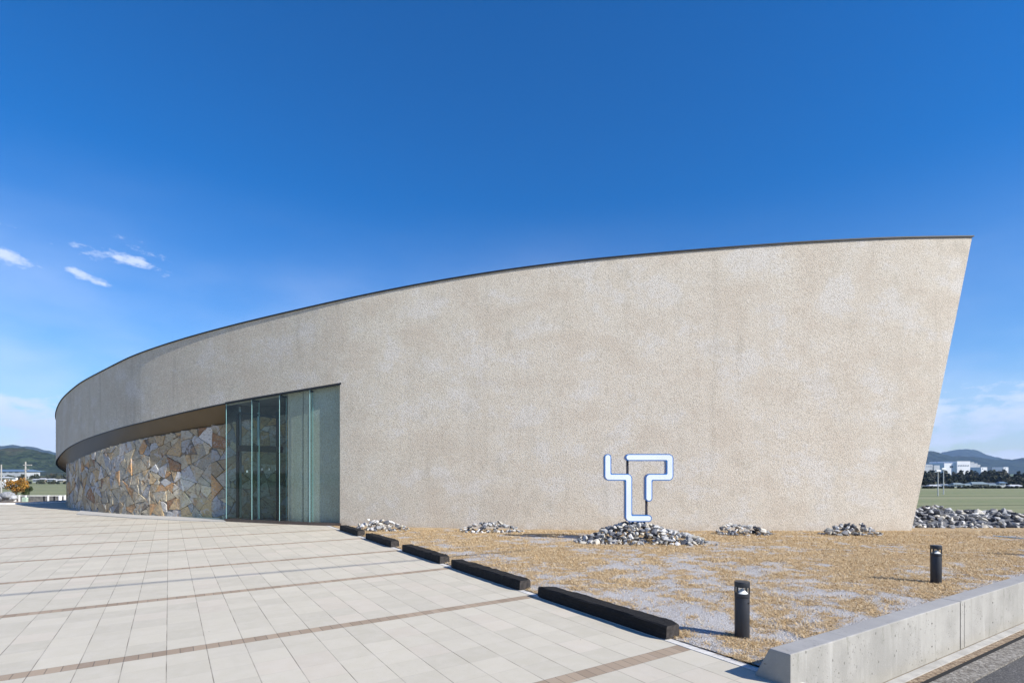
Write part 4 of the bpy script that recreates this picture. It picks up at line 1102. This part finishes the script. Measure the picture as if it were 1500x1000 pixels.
v, f, t = leaf_cloud(rng, ((31 - CX)*s, Y0 + .3, zat(722, Y0)), (.6, .55, .62), 1300, .062, 14); leafy('low_green_leaves', v, f, t, GRN, root)  # second leaf cloud, dark green, low on the shrub
tr = MB(); 
for k in range(5): tr.cyl(((22 - CX)*s, Y0, -1), ((22 + rng.uniform(-14, 14) - CX)*s, Y0 + rng.uniform(-.3, .3), zat(716, Y0)), .03, .012, n=6)
tr.build('stem', simple('bark', (.08, .06, .045), .9), root)
# pale boulder-like garden edging at far left
GE = mk_rock('pale_boulder', (.25, .27, .29), (.42, .43, .44), (.18, .2, .22))
for k, (px, py, r) in enumerate(((2, 728, .36), (11, 725.5, .42), (19, 729, .26))):
    y = 41.0; bm = bmesh.new(); bmesh.ops.create_icosphere(bm, subdivisions=3, radius=1)
    for v in bm.verts: v.co *= 1 + .22 * noise.noise(v.co * 1.6 + Vector((k*5, 0, 0))) + .07 * noise.noise(v.co * 5)
    me = bpy.data.meshes.new('boulder'); bm.to_mesh(me); bm.free(); o = mesh_obj('boulder', me, GE); p = P(px, py, y); o.location = p; o.scale = (r*1.2, r*.8, r*.75)
    props(o, ['pale grey boulder at the picture edge below the orange shrub', 'tallest pale boulder, between two others under the orange shrub', 'smallest pale boulder, next to the white fence post'][k], 'boulder')

# ------------------------------------------------------------------ far things
WHITE = simple('white_cladding', (.72, .73, .74), .6, 0, .04, .1); GREYW = simple('grey_cladding', (.42, .44, .46), .7, 0, .1, .1)
BLUER = simple('blue_roof', (.10, .16, .24), .6, 0, .1, .3); TEALR = simple('teal_roof', (.17, .22, .24), .6, 0, .1, .3); WIN = simple('window_dark', (.05, .06, .07), .3)
TAN = simple('tan_wall', (.45, .41, .34), .8)
def far_box(m, px0, px1, py0, py1, Y, dep):
    s = Y / F; m.box(((px0 - CX)*s, Y, zat(py1, Y)), ((px1 - CX)*s, Y + dep, zat(py0, Y))); return m
def factory():
    Y = 900.; s = Y/F; root = empty('factory', ((1408 - CX)*s, Y + 20, FZ), 'large white factory with a raised block above the trees at the foot of the mountains', 'factory')
    for p, mt, dy in (((1383, 1402, 678.0, 712), WHITE, 0), ((1402, 1421, 675.2, 712), WHITE, -4), ((1421.2, 1427, 676.5, 712), GREYW, 6), ((1427.2, 1432, 678.2, 712), GREYW, 12), ((1432.2, 1436, 680.2, 712), GREYW, 18)):
        far_box(MB(), *p, Y + dy, 60).build('block', mt, root)
    far_box(MB(), 1392, 1396, 682, 684.6, Y - .5, .6).build('window', WIN, root)
    m = MB()
    for k in range(5): far_box(m, 1404 + k*3.4, 1405.8 + k*3.4, 681, 682, Y - 4.6, .5)
    m.build('window_band', WIN, root)
factory()
def block(name, rects, Y, label, cat, wins, roof=None, zb=712):
    s = Y/F; c = sum(r[0] + r[1] for r in rects)/len(rects)/2
    root = empty(name, ((c - CX)*s, Y, FZ), label, cat)
    for r in rects: far_box(MB(), r[0], r[1], r[2], zb, Y, r[3]).build('wall', r[4], root)
    for x0, x1, y0, y1 in wins: far_box(MB(), x0, x1, y0, y1, Y - .15, .1).build('window', WIN, root)
    if roof:
        for x0, x1, y0, y1, mt in roof:
            a = (x0 - CX)*s; b_ = (x1 - CX)*s; z0, z1 = zat(y1, Y), zat(y0, Y); dp = (b_ - a)*.45
            MB().add([(a - .4, Y - .5, z0), (b_ + .4, Y - .5, z0), (b_ + .4, Y + dp + .5, z0), (a - .4, Y + dp + .5, z0), (a + (b_-a)*.12, Y + dp/2, z1), (b_ - (b_-a)*.12, Y + dp/2, z1)],
                     [(0,1,5,4), (1,2,5), (2,3,4,5), (3,0,4), (0,3,2,1)]).build('roof', mt, root)
block('apartment_block', [(1352, 1366, 680, 14, GREYW), (1368, 1376.5, 681.2, 12, GREYW)], 800., 'pale apartment block between the raked wall end and the white factory', 'building', [(1354 + 3*k, 1355.5 + 3*k, 682.5, 683.4) for k in range(4)])
block('warehouse', [(1437, 1446, 684, 20, WHITE)], 850., 'low white warehouse just beyond the factory', 'warehouse', [(1439, 1440, 685.5, 687)])
block('warehouse', [(1470, 1477, 683.8, 20, WHITE)], 850., 'small white warehouse standing alone above the treetops', 'warehouse', [(1472, 1473, 685, 686)])
hs = [(1362, 1378, 709.5, 711.5, TAN, GREYW, 'long low shed beside the two lamp masts'), (1397, 1411, 706.8, 709.4, WHITE, TEALR, 'white house with grey roof, first in the row below the trees'), (1413, 1423, 708, 710.5, WHITE, TEALR, 'small house beside the wide blue roofed house'),
      (1424, 1447, 705.6, 708.8, TAN, TEALR, 'wide blue roofed house in the middle of the row'), (1449, 1463, 708, 710.4, WHITE, TEALR, 'white walled house after the wide blue roofed house'), (1464, 1473, 705.2, 707.2, GREYW, BLUER, 'house with the highest blue roof in the row'), (1480, 1498, 709.5, 711.8, WHITE, GREYW, 'low white house at the end of the row')]
for x0, x1, y0, y1, wm, rm_, lab in hs:
    block('house', [(x0, x1, y1, 7, wm)], 168., lab, 'house', [(x0 + 2 + k*3.6, x0 + 3.4 + k*3.6, y1 + 1.2, y1 + 2.3) for k in range(int((x1-x0-2)/3.6))], [(x0, x1, y0, y1, rm_)], zb=713.5)
# left far buildings
block('white_house', [(-22, 7, 699.5, 4, WHITE)], 150., 'white house beyond the orange shrub', 'house', [(-12 + 5*k, -10 + 5*k, 701.5, 703) for k in range(4)], [(-23, 8, 697.8, 699.5, GREYW)], zb=713.5)
block('greenhouse', [(-30, 39, 690.3, 12, GREYW)], 420., 'long building with a blue roof at the foot of the wooded hill', 'building', [(-5 + 9*k, 0 + 9*k, 691, 692) for k in range(4)], [(-30, 40, 687.2, 690.3, BLUER)], zb=700)
for k, (x0, x1, y0, y1) in enumerate(((48, 54, 701, 702.4), (57, 66, 700, 701.6), (69, 79, 700.5, 702), (84, 93, 701.5, 703))):
    block('farmhouse', [(x0, x1, y1, 6, (GREYW, TAN, GREYW, TAN)[k])], 225., ('tiny white farmhouse nearest the utility pole', 'tan farmhouse second from the utility pole', 'grey farmhouse third from the utility pole', 'white farmhouse nearest the stone wall')[k] + ' across the fields', 'house', [(x0 + 1.5, x0 + 2.6, y1 + .8, y1 + 1.6)], [(x0, x1, y0, y1, GREYW)], zb=706)
# poles
def lamp_mast(px, pt, pb, Y, label):
    s = Y/F; x = (px - CX)*s; zt = zat(pt, Y); root = empty('lamp_mast', (x, Y, FZ), label, 'lamp mast', 'tall lamp masts in the field')
    MB().cyl((x, Y, FZ), (x, Y, zt), .10, .065, n=8).build('mast', simple('galvanised', (.55, .55, .53), .5, .3), root)
    MB().box((x - .45, Y - .2, zt - .1), (x + .45, Y + .2, zt + .28)).build('lamp_head', WHITE, root, bevel=.05)
lamp_mast(1374, 690, 727, 104., 'lamp mast with white head standing closer to the stucco wall'); lamp_mast(1382, 687, 727, 110., 'slightly taller lamp mast with white head, farther from the stucco wall')
def upole(px, pt, Y, label, arm=True):
    s = Y/F; x = (px - CX)*s; zt = zat(pt, Y); root = empty('utility_pole', (x, Y, FZ), label, 'utility pole')
    MB().cyl((x, Y, FZ), (x, Y, zt), .14, .09, n=8).build('pole', POLE, root)
    if arm: MB().box((x - .3, Y - .08, zt - .55), (x + .9, Y + .08, zt - .42)).box((x - .2, Y - .08, zt - 1.2), (x + .5, Y + .08, zt - 1.1)).build('crossarm', POLE, root)
upole(37.5, 676, 78., 'utility pole with crossarms rising above the orange shrub'); upole(2, 680, 95., 'thin utility pole at the picture edge before the wooded hill', False)

# woodland belts and hills
def belt(name, px0, px1, pt, Y, n, hvar, seed, label, mat, base=FZ, leaf=.55, per=150, dep=12):
    rng = random.Random(seed); s = Y/F; vs = []; fs = []; ton = []
    for k in range(n):
        px = px0 + (px1-px0)*(k + rng.uniform(.1, .9))/n; y = Y + rng.uniform(0, dep); x = (px - CX)*s
        zt = zat(pt + rng.uniform(-hvar, hvar*1.2), Y); hgt = zt - base; rz = hgt*.5; rx = min(hgt*.55, (px1-px0)*s/n*rng.uniform(.8, 1.4))
        v, f, t = leaf_cloud(rng, (x, y, base + hgt*.46), (rx, rx, rz*1.12), per, leaf, 12); b0 = len(vs)
        vs += v; fs += [tuple(i + b0 for i in q) for q in f]; tt = rng.uniform(-.25, .25); ton += [min(1, max(0, a + tt)) for a in t]
    o = leafy(name, vs, fs, ton, mat); return props(o, label, 'woodland', kind='stuff')
WOOD = leaf_mat('woodland_leaves', [(0, (.014, .022, .014)), (.4, (.030, .040, .024)), (.75, (.055, .058, .038)), (1, (.095, .085, .06))])
belt('woodland', 1325, 1560, 690.0, 300., 84, 2.2, 3, 'belt of dark winter woodland behind the houses, under the factory', WOOD, leaf=.9, per=240, dep=30)
belt('woodland', 1325, 1560, 696.0, 240., 80, 2.0, 4, 'nearer lower line of dark trees just behind the houses', WOOD, leaf=.7, per=200, dep=20)
belt('hedge', 1325, 1560, 712.5, 152., 110, .9, 5, 'dark hedge line between the far fields and the houses', WOOD, leaf=.32, per=120, dep=4)
belt('hedge', 1325, 1560, 704.5, 188., 110, 2.6, 15, 'uneven dark garden trees among and behind the houses', WOOD, leaf=.5, per=130, dep=6)
belt('hedge', -80, 110, 704.5, 212., 46, 1.1, 6, 'low dark trees among the farmhouses across the fields', WOOD, leaf=.45, per=120, dep=5)
belt('woodland', -80, 110, 697, 330., 46, 2.5, 8, 'belt of trees at the foot of the wooded hill', WOOD, leaf=.9, per=160, dep=25)

def ridge(name, prof, Y, depth, mat, seed, rough, base=FZ, back=.3):
    """a hill range: crest heights given where they show, ground falling in front and behind"""
    s = Y/F; x0, x1 = (prof[0][0] - CX)*s, (prof[-1][0] - CX)*s; n = 420; rows = 30; vs = []; fs = []
    for i in range(n + 1):
        px = prof[0][0] + (prof[-1][0]-prof[0][0])*i/n; zc = (zat(interp(px, prof), Y) - base) * (1 + .035 * noise.fractal(Vector((px * .09, seed * 7, 0)), .8, 2.1, 5)); X = (px - CX)*s
        for j in range(rows + 1):
            f = j/rows; y = Y + (f - .62)*depth; sh = (f/.62)**1.45 if f <= .62 else math.cos((f-.62)/.38*math.pi/2)
            k = noise.fractal(Vector((X, y, seed*100)) * (5.0/depth), .9, 2.1, 6)
            k2 = noise.noise(Vector((X, y, seed)) * .06)
            z = base - 2 + (zc + 2)*sh*(1 + rough*k*(1 - .75*(abs(f-.62) < .05))) + k2*rough*6*sh
            vs.append((X, y, z))
    for i in range(n):
        for j in range(rows): a = i*(rows+1) + j; fs.append((a, a+rows+1, a+rows+2, a+1))
    return props(from_py(name, vs, fs, mat, smooth=True), kind='structure')
def mk_hill(name, a, b_, c_, sc):
    m = Mat(name); w = m.coord('World'); n = m.noise(w, sc, 8, .72); n2 = m.noise(w, sc * .16, 4, .6)
    c = m.mix(n.ss(.38, .64), a, b_); c = m.mix(n2.ss(.52, .66) * .5, c, c_); m.set(c, .95, 0, .1); m.bump(n, 1, 6.0); return m.mat
H1 = mk_hill('forest_near', (.008, .016, .008), (.050, .072, .030), (.10, .085, .05), .11)
H2 = mk_hill('forest_far', (.006, .018, .016), (.030, .046, .032), (.05, .05, .035), .035)
prof_l = [(-420, 640), (-200, 648), (-60, 655), (0, 657.5), (12, 656), (28, 656.2), (40, 658.5), (52, 662), (62, 666), (74, 673), (84, 681), (96, 684), (140, 688), (400, 690)]
ridge('wooded_hill', prof_l, 900., 330., H1, 1, .16)
prof_lf = [(-520, 640), (-200, 649), (-40, 653), (0, 652.3), (17, 651), (34, 653.2), (50, 657.2), (66, 661.5), (82, 663.5), (110, 668), (200, 672), (420, 676), (700, 668), (900, 672), (1100, 668), (1340, 672)]
ridge('far_hills', prof_lf, 2600., 800., H2, 2, .10)
prof_r1 = [(1180, 680), (1290, 672), (1340, 664), (1358, 661), (1369, 660), (1378, 663), (1388, 667), (1400, 669), (1415, 667.5), (1432, 669), (1445, 671), (1462, 673), (1475, 671.5), (1484, 675), (1488, 676.5), (1500, 672.5), (1530, 668), (1600, 672), (1750, 660), (2000, 668)]
ridge('wooded_mountain', prof_r1, 2400., 700., H2, 3, .12)
prof_r2 = [(1280, 684), (1360, 672), (1382, 665.5), (1394, 661.5), (1408, 658), (1416, 657), (1428, 657.8), (1434, 660), (1442, 665), (1456, 671), (1480, 680), (1560, 684)]
ridge('far_mountain', prof_r2, 3800., 1000., H2, 4, .10)

# ------------------------------------------------------------------ air
hz = MB().box((-6500, -200, FZ - 1.5), (6500, 5200, 420)).build('haze', None)
hm = bpy.data.materials.new('haze_air'); hm.use_nodes = True; nt = hm.node_tree; nt.nodes.clear()
pv = nt.nodes.new('ShaderNodeVolumePrincipled'); pv.inputs['Color'].default_value = (.42, .64, 1, 1); pv.inputs['Density'].default_value = .00011
ou = nt.nodes.new('ShaderNodeOutputMaterial'); nt.links.new(pv.outputs[0], ou.inputs['Volume']); hz.data.materials.append(hm)
props(hz, kind='stuff')
